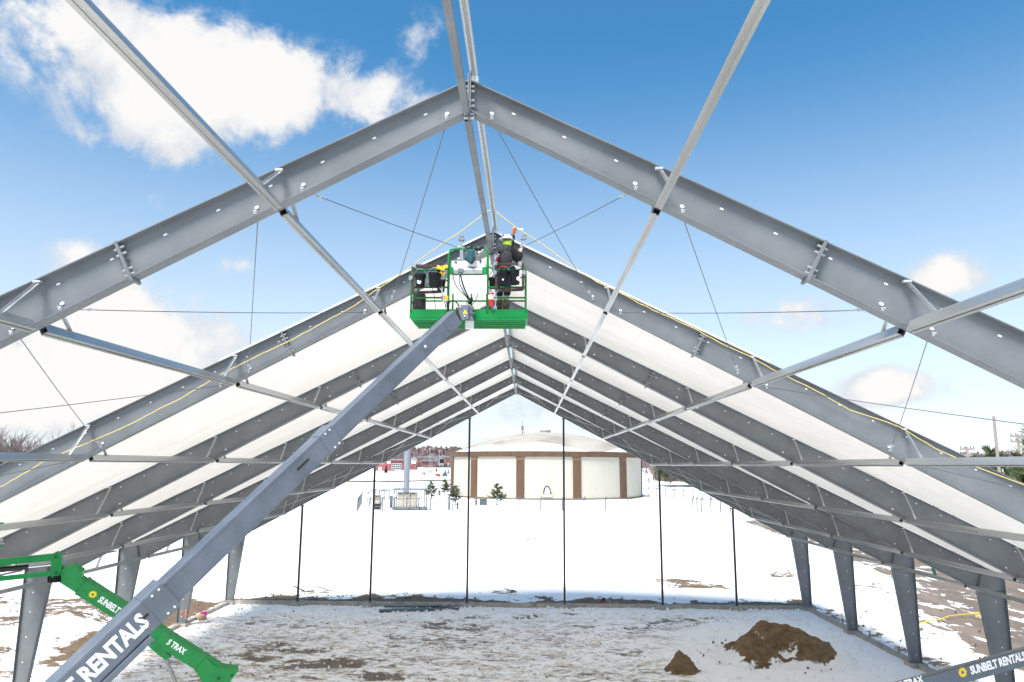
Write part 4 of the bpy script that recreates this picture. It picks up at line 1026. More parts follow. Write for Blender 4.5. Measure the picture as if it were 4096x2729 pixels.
sun_logo(gp(Ga, .92, .02)+sg_*.131, ug, vg, .10, main, 'lift_green')
rtext('lettering', 'SUNBELT RENTALS', gp(Ga, 1.10, -.055)+face, ug, vg, .215, 'letter_white', main, .04, .62)
rtext('lettering', '5 TRAX', gp(Ga, 3.02, -.03)+face, ug, vg, .20, 'letter_white', main, .04, .75)
# jib: two parallel arms, link plate and black cylinder
ja, jb = at(225, 2262, 17.5), at(-260, 2312, 16.6)
uj = (jb-ja).normalized(); fj = V(0, -1, 0); fj = (fj-uj*fj.dot(uj)).normalized(); vj = uj.cross(fj); vj = vj if vj.z > 0 else -vj
hook = [(-.06, -.28), (.07, -.28), (.10, .10), (.06, .26), (-.02, .30), (-.10, .22), (-.14, -.05)]
MB().prism([ja+uj*a*1.0+vj*(b+.02)-fj*.10 for a, b in hook], fj*.20).build('link_plate', 'lift_green', gl)
MB().beam(ja+vj*.20+uj*.02, jb+vj*.20, .16, .15, vj).build('upper_arm', 'lift_green', gl)
MB().beam(ja-vj*.16+fj*.06, jb-vj*.16+fj*.06, .05, .11, vj).build('lower_arm', 'lift_green', gl)
MB().cyl(ja+vj*.03+uj*.55, ja+vj*.03+uj*1.35, .06, 12).build('jib_cylinder', 'tool_black', gl); MB().cyl(ja+vj*.03+uj*.1, ja+vj*.03+uj*.6, .03, 10).build('jib_rod', 'chrome', gl)
MB().prism([ja+uj*a+vj*b-fj*.07 for a, b in ((1.18, .2), (1.42, .2), (1.40, -.02), (1.30, -.08), (1.22, -.02))], fj*.14).build('jib_lug', 'lift_green', gl)
for a, b in ((0, .2), (-.02, -.16), (1.31, -.02)): MB().cyl(ja+uj*a+vj*b+fj*.1, ja+uj*a+vj*b+fj*.12, .025, 10).build('pin', 'tool_black', gl)
MB().box(ja-vj*.30+uj*.02, (.22, .2, .14)).build('cable_guard', 'black_rubber', gl)
# its basket hangs off the left edge of the view
bx = jb+V(-.55, 0, .1); bb = MB()
for dx in (-.45, .45):
    for dy in (-1.0, 1.0): bb.tube([bx+V(dx, dy, -.4), bx+V(dx, dy, .65)], .02, 8)
for dz in (.65, .3, 0): bb.tube([bx+V(-.45, -1, dz), bx+V(.45, -1, dz), bx+V(.45, 1, dz), bx+V(-.45, 1, dz), bx+V(-.45, -1, dz)], .02, 8)
bb.box(bx+V(0, 0, -.42), (.95, 2.05, .06)); bb.build('basket', 'lift_green', gl)
MB().beam(at(-60, 2096, 16.6), at(13, 2093, 16.6), .05, .03).build('basket_rail', 'lift_green', gl); MB().beam(at(-40, 2185, 16.6), at(5, 2184, 16.6), .05, .05).build('basket_latch', 'lift_green', gl)
chassis(gl, Gb+ug*.4-Z*.9, V(-1, .3, 0), 'lift_green')
MB().beam(Gb+ug*.3+vg*.1, Gb+V(-1.2, .4, -1.9), .22, .28).build('riser', 'lift_green', gl)

# ---- third lift, its blue-grey boom crossing the lower right corner
Ta, Tb = at(3690, 2738, 20.0), at(4200, 2597, 20.6)
ut = (Tb-Ta).normalized(); ft = V(0, -1, 0); ft = (ft-ut*ft.dot(ut)).normalized(); vt = ut.cross(ft); vt = vt if vt.z > 0 else -vt
tl = thing('boom_lift', 'blue grey boom lift crossing the lower right corner, white lettering on its boom', 'boom lift', (Ta.x-2.2, Ta.y, 0), 'boom lifts')
a0 = Ta-ut*3.0; b0 = Ta+ut*6.5
tb = MB().beam(a0, b0, .28, .36, vt).build('main_boom', 'boom_blue', tl)
MB().beam(a0+vt*.183, b0+vt*.183, .12, .01, vt).build('top_rail', 'boom_blue', tb)
MB().beam(Ta+ut*2.0, Ta+ut*9.5, .22, .29, vt).build('fly_boom', 'boom_blue', tl)
def onT(px, py): 
    r = ray(px, py); n = ft; p0 = Ta+ft*.141; k = (p0-CAM).dot(n)/r.dot(n); return CAM+r*k
sun_logo(onT(3850, 2690), ut, vt, .135, tb, 'boom_blue')
rtext('lettering', 'SUNBELT RENTALS', onT(3886, 2698), ut, vt, .27, 'letter_white', tb, .042, .72)
rtext('lettering', '5 TRAX', onT(3600, 2752), ut, vt, .2, 'letter_white', tb, .03, 1.0)
chassis(tl, a0-Z*.3, V(1, 0, 0), 'boom_blue')

# ------------------------------------------------------------------ ground-level things
# soil pile with old snow on it
def pile(cx, cy, rx_, ry_, h, label, seed, snow=True, name='soil_pile'):
    n = 64; vs, fs = [], []
    xs = np.linspace(-1.35, 1.35, n); X, Y = np.meshgrid(xs, xs); r = np.sqrt(X**2+Y**2)
    nz = fbm(X*3+seed, Y*3, 5, seed); nz2 = fbm(X*11+seed, Y*11, 4, seed+5, .6)
    wx = X+.30*(fbm(X*2.1+seed, Y*2.1, 3, seed+31)-.5)*2; wy = Y+.30*(fbm(X*2.1, Y*2.1+seed, 3, seed+41)-.5)*2
    wx = np.where(wx > 0, wx/1.18, wx); rr = np.sqrt(wx**2+wy**2)
    lum = np.abs(fbm(X*5+seed, Y*5, 4, seed+7, .6)-.5)*2
    hgt = h*np.clip(1.0-rr, 0, None)**1.08+h*sstep(1.3-r, 0, .7)*(.22*(nz-.5)+.16*(lum-.25)+.10*(nz2-.5))-.05*h*sstep(.14-rr, 0, .14)
    hgt = hgt*sstep(1.33-r, 0, .3)-.17
    ang = np.arctan2(Y, X)
    sn = fbm(X*2.2+9, Y*2.2, 4, seed+2)+.55*sstep(r, .62, 1.0)+.16*np.sin(ang*5+seed)*sstep(r, .45, .8)-.25*sstep(X, .2, .6)*sstep(1.1-r, 0, .3)
    v = np.stack([cx+X*rx_, cy+Y*ry_, hgt], -1).reshape(-1, 3); i = np.arange(n*n).reshape(n, n)
    q = np.stack([i[:-1, :-1], i[:-1, 1:], i[1:, 1:], i[1:, :-1]], -1).reshape(-1, 4)
    me = bpy.data.meshes.new(name); me.from_pydata(v.tolist(), [], q.tolist()); me.polygons.foreach_set('use_smooth', [True]*len(me.polygons)); me.update()
    ca = me.color_attributes.new('snow', 'FLOAT_COLOR', 'POINT'); s = (sn if snow else sn*.4).reshape(-1)
    ca.data.foreach_set('color', np.stack([s, s, s, np.ones_like(s)], -1).ravel())
    if 'pile_soil' not in M:
        m = bpy.data.materials.new('pile_soil'); m.use_nodes = True; T = NT(m.node_tree); T.n.clear()
        a = T.new('ShaderNodeVertexColor', layer_name='snow'); co = T.coord('Object')
        nb = T.noise(2.2, 8, .65, co, .4); nf = T.noise(16, 6, .7, co)
        f = T.ramp(T.math('ADD', a.outputs[0], T.math('MULTIPLY', T.math('SUBTRACT', nb, .5), .75)), .66, .72)
        soil = T.mix(T.ramp(nb, .35, .65), (.105, .068, .036), (.20, .135, .075)); soil = T.mix(T.ramp(nf, .5, .75), soil, (.20, .14, .085))
        c = T.mix(f, soil, (.82, .81, .80))
        b = T.new('ShaderNodeBsdfPrincipled'); T.l.new(c, b.inputs['Base Color']); b.inputs['Roughness'].default_value = .85; b.inputs['Specular IOR Level'].default_value = .25
        bp = T.new('ShaderNodeBump'); bp.inputs['Strength'].default_value = .8; bp.inputs['Distance'].default_value = .05; T.l.new(T.math('ADD', nb, T.math('MULTIPLY', nf, .5)), bp.inputs['Height']); T.l.new(bp.outputs[0], b.inputs['Normal'])
        T.l.new(b.outputs[0], T.new('ShaderNodeOutputMaterial').inputs[0]); M['pile_soil'] = m
    me.materials.append(M['pile_soil'])
    return tag(link(name, me), label, 'soil pile')
pile(12.35, 36.6, 3.1, 2.7, 1.8, 'big brown soil pile with snow on its skirts near the right columns', 3)
c = atz(2725, 2690, -.1); pile(c.x, c.y+.35, .75, .6, .95, 'small dark clod of soil beside the big brown pile', 8, False, 'soil_clod')
# chunks of frozen soil and snow, too many to count
def chunks(name, mat_, n, region, smin, smax, label, cat):
    m = MB(); k = 0
    while k < n:
        x, y = region(); s = random.uniform(smin, smax)
        v = []
        for q in range(6):
            d = [V(1, 0, 0), V(-1, 0, 0), V(0, 1, 0), V(0, -1, 0), V(0, 0, 1), V(0, 0, -1)][q]
            v.append(V(x, y, -.07)+d*s*random.uniform(.5, 1.1)+V(random.uniform(-.3, .3), random.uniform(-.3, .3), 0)*s)
        m.add(v, [(0, 2, 4), (2, 1, 4), (1, 3, 4), (3, 0, 4), (2, 0, 5), (1, 2, 5), (3, 1, 5), (0, 3, 5)]); k += 1
    o = m.build(name, mat_); o['kind'] = 'stuff'; return tag(o, label, cat)
mat('clod', (.10, .068, .042), .95, vs=5, var=.35); mat('snow_lump', (.80, .80, .80), .7, vs=4, var=.06)
def rg_in():
    while True:
        x, y = random.uniform(-17, 17), random.uniform(31, 47.5)
        if random.random() < (.25 if x > 10 else .8): return x, y
chunks('soil_clods', 'clod', 120, rg_in, .02, .07, 'scattered small clods of frozen soil on the building floor', 'soil clods')
chunks('snow_lumps', 'snow_lump', 1500, lambda: (random.uniform(-17.5, 17.5), random.choice([random.uniform(31, 47.6), random.uniform(44.5, 47.8)])), .04, .13, 'scattered lumps of trampled snow on the building floor', 'snow lumps')
def rg_pile():
    a = random.uniform(0, 6.28); k = random.uniform(.75, 1.2); return 12.35+math.cos(a)*3.1*k, 36.6+math.sin(a)*2.7*k
chunks('soil_clods', 'clod', 70, rg_pile, .02, .08, 'loose clods of soil around the foot of the big brown pile', 'soil clods')
def rg_out():
    k = random.random()
    if k < .45: return random.uniform(-19, 19), random.uniform(48.6, 51.5)
    if k < .75: return random.uniform(18.6, 27), random.uniform(30, 60)
    return random.uniform(-30, -18.6), random.uniform(30, 50)
chunks('soil_clods', 'clod', 200, rg_out, .03, .11, 'scattered clods of soil outside the curbs', 'soil clods')
# steel stacked against the far curb
t = thing('steel_stack', 'stack of dark steel channels lying in the snow by the far curb', 'steel stack', atz(1670, 2445, -.1))
for (x0, y0, x1, y1, w, h, z) in ((1515, 2443, 1765, 2436, .3, .12, .0), (1540, 2428, 1768, 2428, .25, .14, .05), (1535, 2434, 1770, 2431, .2, .08, .12), (1765, 2430, 1835, 2438, .12, .10, .03), (1770, 2436, 1800, 2424, .1, .08, .06), (1790, 2432, 1830, 2427, .1, .08, .05)):
    a, b = atz(x0, y0, -.06), atz(x1, y1, -.06); MB().beam(a+Z*z, b+Z*z, w, h).build('channel', 'steel_stack', t)
t = thing('pink_bucket', 'bright pink bucket by the left curb', 'bucket', atz(815, 2475, -.1)); p = atz(815, 2475, -.1)
MB().lathe(p, [(.15, 0), (.2, .36), (.21, .37), (.18, .37), (.14, .05)], 16, V(-.1, 0, 1)).build('shell', 'pink', t, True)
p = atz(803, 2478, -.1); tag(MB().lathe(p, [(.2, 0), (.26, .1), (.24, .24), (.12, .3)], 10, V(.1, 0, 1)).build('paper_sack', 'beige_paper', None, True), 'crumpled brown paper sack beside the pink bucket', 'sack')
p = atz(2407, 2416, .05); t = thing('red_saw', 'dark red power saw left on the far curb', 'saw', p)
MB().box(p+Z*.16, (.30, .2, .17)).build('body', 'red_tool', t); MB().cyl(p+V(.12, -.05, .25), p+V(.12, .05, .25), .13, 14).build('guard', 'tool_black', t); MB().tube([p+V(-.2, 0, .25), p+V(-.25, 0, .4), p+V(0, 0, .42)], .025, 6).build('handle', 'tool_black', t)
# survey stakes by the right curb
for k, (x, y) in enumerate(((3370, 2488), (3480, 2545), (3597, 2605))):
    p = atz(x, y, -.05); tag(MB().beam(p-Z*.1, p+Z*.22, .09, .03, V(0, 1, 0)).build('wood_stake', 'wood'), 'short wooden stake beside the right curb, %s from the camera' % ('farthest', 'middle', 'nearest')[k], 'stake', 'wooden stakes')
# yellow strap
pts = [atz(3665, 2497), atz(3720, 2485), atz(3760, 2478), atz(3800, 2464), atz(3860, 2458), atz(3915, 2456), atz(3935, 2466), atz(3900, 2464), atz(3925, 2452), atz(3890, 2451)]
tag(MB().tube([p+Z*.0 for p in pts], .035, 5).build('yellow_strap', 'strap_yellow', None, True), 'yellow strap lying on the gravel behind the right columns', 'strap')
# blue strip on the farthest right column, orange marks on the left one
tag(MB().box((18.36, YF(6)-.09, 1.35), (.035, .03, 2.5)).build('blue_strip', 'blue_tape'), 'thin blue strip down the outer edge of the far right column', 'strip')
tag(MB().box((-17.86, YF(5)-.11, .5), (.05, .012, .5)).build('orange_tape', 'orange_paint'), 'orange tape on the foot of the left column of the sixth frame', 'tape')
tag(MB().box((-18.12, YF(5)-.02, .62), (.10, .02, .10)).build('orange_mark', 'orange_paint'), 'orange sprayed dot on the left column of the sixth frame', 'mark')
# wood planks sticking out of the snow outside
def junk(px, py, n, seed, label):
    random.seed(seed); p = atz(px, py); t = thing('debris', label, 'debris', p, 'soil and timber showing through the snow')
    for k in range(n):
        a = p+V(random.uniform(-1, 1), random.uniform(-.5, .5), .0); b = a+V(random.uniform(-.9, .9), random.uniform(-.4, .4), random.uniform(.02, .3)); MB().beam(a, b, random.uniform(.06, .16), .05).build('stick', random.choice(('wood', 'clod')), t)
junk(3125, 2300, 7, 1, 'broken timber in the snow behind the right end post'); junk(1252, 2362, 4, 2, 'small timber scraps in the snow behind the left end post')
junk(2722, 2345, 4, 4, 'dark timber scraps in the snow left of the right end post'); junk(2125, 2158, 5, 5, 'dark clods in the middle of the snow field'); junk(2012, 2368, 3, 6, 'scraps in the snow just behind the middle of the far curb')
junk(700, 2370, 4, 9, 'scraps in the snow left of the farthest left column')
random.seed(21)

# ------------------------------------------------------------------ the round tank
TC = V(5.6, 217, 0); TR = 27.4
def tank_angle(px):
    r = ray(px, 1900); a = r.x*r.x+r.y*r.y; ox, oy = CAM.x-TC.x, CAM.y-TC.y
    b = 2*(r.x*ox+r.y*oy); c = ox*ox+oy*oy-TR*TR; d = b*b-4*a*c
    k = (-b-math.sqrt(max(d, 0)))/(2*a); return math.atan2(oy+r.y*k, ox+r.x*k)
ZE, ZB = 12.15, 10.75
tank = thing('water_tank', 'huge round cream water tank with brown pilasters and a snowy dome', 'tank', (TC.x, TC.y, 0))
def ring(r0, r1, z0, z1, name, m, a0=0, a1=2*math.pi, n=96, par=tank):
    mb = MB(); vs = []; full = abs(a1-a0-2*math.pi) < 1e-3; k = n if full else n+1
    for i in range(k):
        a = a0+(a1-a0)*i/n; ca, sa = math.cos(a), math.sin(a)
        for r, z in ((r0, z0), (r1, z0), (r1, z1), (r0, z1)): vs.append((TC.x+r*ca, TC.y+r*sa, z))
    fs = []
    for i in range(n):
        j = (i+1) % k
        for q in range(4): fs.append((i*4+q, j*4+q, j*4+(q+1) % 4, i*4+(q+1) % 4))
    if not full: fs += [(0, 1, 2, 3), (n*4+3, n*4+2, n*4+1, n*4)]
    mb.add(vs, fs); return shade(mb.build(name, m, par))
ring(TR-.5, TR, -.4, ZB, 'wall', 'tank_wall'); ring(TR-.4, TR+.45, ZB, ZE, 'fascia', 'tank_brown'); ring(TR-.2, TR+.22, -.3, .32, 'footing', 'moss_stain')
for a, b in ((1806, 1815), (1886, 1909), (2066, 2097), (2292, 2323), (2479, 2503), (2566, 2577)):
    A0, A1 = sorted((tank_angle(a), tank_angle(b)))
    if A1-A0 < .04: A1 = A0+.05
    p = ring(TR-.1, TR+.28, -.2, ZB-1.0, 'pilaster', 'tank_brown', A0, A1, 6); ring(TR-.1, TR+.30, ZB-.98, ZB-.002, 'pilaster_head', 'tank_brown_light', A0, A1, 6)
for k in range(10):
    a = .15+k*.29; ring(TR-.1, TR+.28, -.2, ZB-.05, 'pilaster', 'tank_brown', a, a+.055, 4)
dv, df = [], []; nr, na = 14, 96; RD = TR-.6; HD = 6.0
for i in range(nr+1):
    t = i/nr; r = RD*(1-t); z = ZE-.12+HD*(1-(1-t)**2.0)
    for j in range(na): a = 2*math.pi*j/na; dv.append((TC.x+max(r, .02)*math.cos(a), TC.y+max(r, .02)*math.sin(a), z))
for i in range(nr):
    for j in range(na): df.append((i*na+j, i*na+(j+1) % na, (i+1)*na+(j+1) % na, (i+1)*na+j))
dm = MB(); dm.add(dv, df); dm.build('dome', 'dome', tank, True)
sv, sf = [], []
for i in range(5):
    for j in range(na):
        a = 2*math.pi*j/na; w = .12+.09*math.sin(a*3+1)+.05*math.sin(a*7); t = w*i/4; r = RD*(1-t)+.05; z = ZE-.12+HD*(1-(1-t)**2)+.14*(1-(i/4)**2)
        sv.append((TC.x+r*math.cos(a), TC.y+r*math.sin(a), z))
for i in range(4):
    for j in range(na): sf.append((i*na+j, i*na+(j+1) % na, (i+1)*na+(j+1) % na, (i+1)*na+j))
sm = MB(); sm.add(sv, sf); sm.build('roof_snow', 'snow_lump', tank, True)
MB().lathe((TC.x, TC.y, ZE+HD-.15), [(1.5, 0), (1.5, .5), (1.7, .5), (1.7, .75), (.1, .8)], 16).build('roof_vent', 'cabinet_cream', tank)
ah = tank_angle(2188); hp = V(TC.x+(TR+.2)*math.cos(ah), TC.y+(TR+.2)*math.sin(ah), 0)
MB().box(hp+V(0, -.15, 1.05), (2.4, .5, .7)).build('hatch', 'cabinet_cream', tank); MB().tube([hp+V(math.cos(q)*.85, -.2, 1.5+math.sin(q)*1.9) for q in [math.pi*k/10 for k in range(11)]], .13, 6).build('hatch_arch', 'tool_black', tank, True)
MB().prism([hp+V(math.cos(q)*.78, -.05, 1.5+math.sin(q)*1.8) for q in [math.pi*k/10 for k in range(11)]], V(0, .1, 0)).build('hatch_door', 'letter_white', tank)
# stair rail on the dome rim
rl = MB()
for k in range(10):
    a = tank_angle(1815)+.028*k; b0 = V(TC.x+(RD-.6-k*.9)*math.cos(a), TC.y+(RD-.6-k*.9)*math.sin(a), ZE+.3+k*.34)
    rl.tube([b0, b0+Z*1.3], .035, 4)
    if k: rl.tube([pv+Z*1.3, b0+Z*1.3], .035, 4); rl.tube([pv+Z*.7, b0+Z*.7], .03, 4)
    pv = b0
rl.build('roof_railing', 'enclosure_grey', tank)
t = thing('antenna_mast', 'thin antenna mast rising behind the tank dome', 'mast', at(2091, 1860, 262)); b = at(2091, 1860, 262); tp = at(2090, 1683, 262)
MB().tube([V(b.x, b.y, 0), b, tp], [.22, .2, .1], 6).build('mast', 'pole_wood', t); MB().box(at(2090, 1712, 262), (.9, .3, 1.4)).build('antenna', 'enclosure_grey', t); MB().box(at(2091, 1730, 262), (.5, .3, 1.0)).build('junction', 'enclosure_grey', t)

# ------------------------------------------------------------------ fences
def fence(pts, n_each, h, label, gate=False):
    t = thing('chain_link_fence', label, 'fence', pts[0])
    for (a, b), n in zip(zip(pts, pts[1:]), n_each):
        MB().tube([a+Z*h, b+Z*h], .075, 5).build('top_rail', 'fence_grey', t)
        for k in range(n):
            p = a.lerp(b, k/n); MB().tube([p-Z*.2, p+Z*(h+.05), p+Z*(h+.4)+V(.25, -.2, 0)], .12, 5).build('post', 'fence_grey', t)
        # wire mesh as one net of thin diagonals
        m = MB(); L = (b-a).length; d = (b-a)/L; st = .9; k = 0.0
        while k < L-.1:
            m.tube([a+d*k+Z*.1, a+d*min(k+h, L)+Z*h], .006, 3, False); m.tube([a+d*k+Z*h, a+d*min(k+h, L)+Z*.1], .006, 3, False); k += st
        m.build('wire_mesh', 'galv', t)
    return t
f0 = atz(1430, 2044); f1 = atz(1722, 2041); f2 = atz(2422, 2041); f3 = f2+(f2-f1).normalized()*9; f3.z = 0
fence([f0, f1, f2, f3], [6, 8, 2], 2.15, 'long low chain link fence crossing the snow in front of the tank')
fence([f0, V(-36, 165, 0), V(-33, 215, 0)], [5, 10], 2.15, 'chain link fence running back from the corner by the small generator')
fence([atz(2560, 1985), V(46, 196, 0)], [7], 2.3, 'chain link fence beside the right edge of the tank')
g0 = atz(2772, 2043); fence([g0, atz(2806, 2050), atz(2960, 2052)], [2, 4], 2.4, 'chain link gate and fence right of the tank, beside the roof edge')
fence([V(46, 196, 0), V(62, 150, 0), V(70, 120, 0)], [14, 10], 2.3, 'dense chain link fence at the foot of the right hand wood')
# ------------------------------------------------------------------ plant by the fence
p = atz(1640, 2040); Yg = p.y; t = thing('generator_enclosure', 'grey framed shelter with three cream switch cabinets in the snow', 'generator', (at(1640, 2040, Yg).x, Yg, 0))
def G(x, y, Y=None): return at(1400+x*.2551, 1700+y*.2551, Y or Yg)
for x in (685, 1165):
    for dy in (0, 3.0): MB().tube([V(G(x, 1300).x, Yg+dy, .2), V(G(x, 1300).x, Yg+dy, G(x, 1015).z)], .10, 5).build('post', 'enclosure_grey', t)
MB().box((G(925, 1010).x, Yg+1.5, G(925, 1012).z), (G(1170, 0).x-G(675, 0).x, 3.6, .28)).build('roof', 'enclosure_grey', t)
for i, x in enumerate((785, 885, 990)):
    c = MB().box((G(x, 1180).x, Yg+1.2, (G(x, 1060).z+.5)/2), (1.16, 1.6, G(x, 1060).z-.5)).build('cabinet', 'cabinet_cream', t); MB().box((G(x, 1068).x, Yg+.38, G(x, 1068).z-.12), (.7, .05, .14)).build('vent', 'tool_black', c)
MB().box((G(925, 1320).x, Yg+1.0, .28), (6.3, 3.4, .36)).build('skid', 'enclosure_grey', t)
for y in (1190, 1245): MB().tube([G(920, y, Yg-.5), G(1165, y, Yg-.5)], .05, 5).build('rail', 'galv_dull', t)
for x in (920, 1040, 1140): MB().tube([V(G(x, 0).x, Yg-.5, .3), G(x, 1180, Yg-.5)], .05, 5).build('rail_post', 'galv_dull', t)
for x, s in ((685, 1), (1165, -1)): MB().beam(G(x, 1090), G(x+55*s, 1020), .09, .09).build('knee_brace', 'enclosure_grey', t)
MB().box((G(648, 1205).x, Yg, G(648, 1205).z), (.5, .4, 2.3)).build('side_box', 'enclosure_grey', t)
t = thing('generator', 'small cream generator on a dark tank inside a pipe frame', 'generator', (G(450, 1330).x, Yg-2, 0))
yg = Yg-2
MB().box((G(450, 0, yg).x, yg+.9, G(450, 1170, yg).z), (1.5*.98*.98*.9*1.0+.0, 1.6, G(0, 1105, yg).z-G(0, 1235, yg).z)).build('housing', 'cabinet_cream', t)
MB().box((G(450, 0, yg).x, yg+.9, G(450, 1280, yg).z), (1.4, 1.5, 1.1)).build('fuel_tank', 'tool_black', t); MB().box((G(430, 1120, yg).x, yg+.08, G(430, 1122, yg).z), (.5, .04, .1)).build('vent', 'tool_black', t)
for x in (335, 525, 585, 410): MB().tube([V(G(x, 0, yg).x, yg, 0), G(x, 1000, yg)], .07, 5).build('post', 'galv_dull', t)
MB().beam(G(340, 1022, yg), G(600, 1022, yg), 1.8, .2).build('roof', 'enclosure_grey', t); MB().beam(G(395, 1278, yg-.1), G(505, 1278, yg-.1), .06, .08).build('rail', 'galv_dull', t)
b = at(1625, 1960, 153); t = thing('steel_monopole', 'thick pale steel pole rising behind the switch cabinets', 'pole', (b.x, 153, 0)); MB().lathe((b.x, 153, -.3), [(.68, 0), (.66, 4), (.60, 14), (.45, 32)], 14).build('shaft', 'mono_pole', t, True); MB().lathe((b.x, 153, -.1), [(1.0, 0), (1.0, .25), (.7, .3)], 14).build('base_flange', 'enclosure_grey', t)
p = atz(1933, 2020); t = thing('transformer', 'green padmount transformer box beside the fence', 'transformer', p); MB().box(p+Z*.62, (1.6, 1.2, 1.25)).build('case', 'transformer_green', t); MB().box(p+V(.0, 0, 1.28), (1.7, 1.3, .08)).build('lid', 'transformer_green', t)
for k, (x, y0, y1, m, lab) in enumerate(((1797, 2040, 1983, 'enclosure_grey', 'grey utility pedestal in front of a pine'), (1830, 2037, 2010, 'rust_steel', 'brown wooden post below a pine'), (1906, 2020, 1998, 'rust_steel', 'short brown post beside the green transformer'))):
    p = atz(x, y0); q = at(x, y1, p.y); tag(MB().box((p+q)/2, (.45 if k == 0 else .28, .4, (q-p).z)).build('utility_post', m), lab, 'post')
t = thing('light_mast', 'slim light mast right of the middle of the town', 'mast', at(1758, 1890, 520), 'light masts')

# ------------------------------------------------------------------ trees
def pine(base, h, label, seed, grp='young pines', name='pine_tree', needle='pine_needle', dens=1.0, sp=.34):
    random.seed(seed); t = thing(name, label, 'pine tree', base, grp); base = Vector(base)
    lean = V(random.uniform(-.04, .04), random.uniform(-.04, .04), 1)
    MB().tube([base-Z*.2, base+lean*h*.5, base+lean*h*.97], [h*.028, h*.018, h*.004], 6).build('trunk', 'bark', t, True)
    m = MB(); br = MB()
    def tuft(p, d, s):
        d = Vector(d).normalized(); o1 = d.orthogonal().normalized(); o2 = d.cross(o1)
        for k in range(13):
            a = random.uniform(0, 6.28); tip = p+(d*random.uniform(.5, 1.1)+(o1*math.cos(a)+o2*math.sin(a))*random.uniform(.25, .75))*s
            w = (o1*math.cos(a+1.57)+o2*math.sin(a+1.57))*s*.13; m.add([p-w, p+w, tip], [(0, 1, 2)])
    lv = int(11*dens)
    for i in range(lv):
        f = (i+.6)/lv; z = h*(.10+.86*f); R_ = h*sp*(1-f)**.75*(.75+.5*random.random())+h*.03
        for k in range(random.randint(4, 7)):
            a = random.uniform(0, 6.28); d = V(math.cos(a), math.sin(a), random.uniform(.15, .65)); p0 = base+lean*z; L = R_*random.uniform(.55, 1.15)
            p1 = p0+d*L; br.tube([p0, p1], [h*.006, h*.003], 3, False)
            n = max(2, int(L/(h*.055)))
            for q in range(n):
                c = p0.lerp(p1, .35+.65*q/max(1, n-1)); tuft(c+V(random.uniform(-1, 1), random.uniform(-1, 1), random.uniform(-.5, 1))*h*.02, d+V(random.uniform(-.6, .6), random.uniform(-.6, .6), random.uniform(.1, .9)), h*.105)
    m.build('crown', needle, t, fix=False); br.build('branches', 'bark', t)
    return t
for k, (x, y0, y1, lab) in enumerate(((1723, 1996, 1928, 'young pine right of the switch cabinets'), (1781, 1982, 1919, 'young pine at the left edge of the tank'), (1823, 2020, 1943, 'bushy young pine behind the grey pedestal'), (1987, 2019, 1936, 'young pine standing before the cream wall of the tank'))):
    b = atz(x, y0); h = at(x, y1, b.y).z; pine((b.x, b.y, 0), h, lab, 30+k, sp=.40)
b = atz(1757, 1988); pine((b.x, b.y, 0), 1.7, 'tiny pine seedling between two young pines', 40)
def spruce(base, h, label, seed, w=.26):
    random.seed(seed); base = Vector(base); t = thing('spruce_tree', label, 'spruce tree', base, 'far spruce trees')
    MB().tube([base-Z*.3, base+Z*h*.3], [h*.02, h*.015], 5).build('trunk', 'bark', t)
    m = MB()
    for k in range(420):
        f = random.random()**1.4; z = h*(.05+.95*f); r = h*w*(1-f)*random.uniform(.5, 1.1)+.02*h; a = random.uniform(0, 6.28)
        c = base+V(math.cos(a)*r, math.sin(a)*r, z); s = h*.06; d = V(math.cos(a), math.sin(a), -.35); w_ = V(-math.sin(a), math.cos(a), .2)*s
        m.add([c-w_-d*s*.4, c+w_-d*s*.4, c+d*s*1.1, c+Z*s*.9-d*s], [(0, 1, 2), (0, 1, 3)])
    m.build('crown', 'spruce_far', t, fix=False)
for k, (x, y0, y1, lab) in enumerate(((1544, 1893, 1863, 'dark spruce on the snow before the red school'), (1780, 1905, 1878, 'dark spruce right of the red shed'), (1793, 1896, 1875, 'narrow dark spruce at the edge of the tank'), (1746, 1888, 1871, 'dark spruce behind the bleachers'), (1690, 1866, 1849, 'small dark spruce before the brown building'), (1716, 1870, 1850, 'dark spruce between the light masts'))):
    b = atz(x, y0); spruce((b.x, b.y, 0), at(x, y1, b.y).z, lab, 50+k)
def bare(base, h, label, seed, spread=.5, stems=5, tw='twig', grp='bare trees', r0=.012):
    random.seed(seed); base = Vector(base); t = thing('bare_tree', label, 'bare tree', base, grp); trunk, m = MB(), MB()
    def grow(p, d, L, r, lv):
        mid = p+d*L*.5+V(random.uniform(-.1, .1), random.uniform(-.1, .1), 0)*L; q = p+d*L
        (trunk if lv == 0 else m).tube([p, mid, q], [r, r*.8, r*.55], 4 if lv == 0 else 3, False)
        if lv < 3:
            for k in range(random.randint(3, 5)):
                f = random.uniform(.35, 1.0); nd = (d+V(random.uniform(-1, 1), random.uniform(-1, 1), random.uniform(-.1, .8))*.75*spread*1.6).normalized(); grow(p+d*L*f, nd, L*random.uniform(.42, .62), r*.5, lv+1)
    for s in range(stems):
        d = V(random.uniform(-1, 1)*spread, random.uniform(-1, 1)*spread, 1).normalized(); grow(base+V(random.uniform(-1, 1), random.uniform(-1, 1), -.2)*.05*h*stems*.4, d, h*random.uniform(.42, .58), h*r0, 0)
    trunk.build('trunk', tw, t, fix=False); m.build('crown', tw, t, fix=False); return t
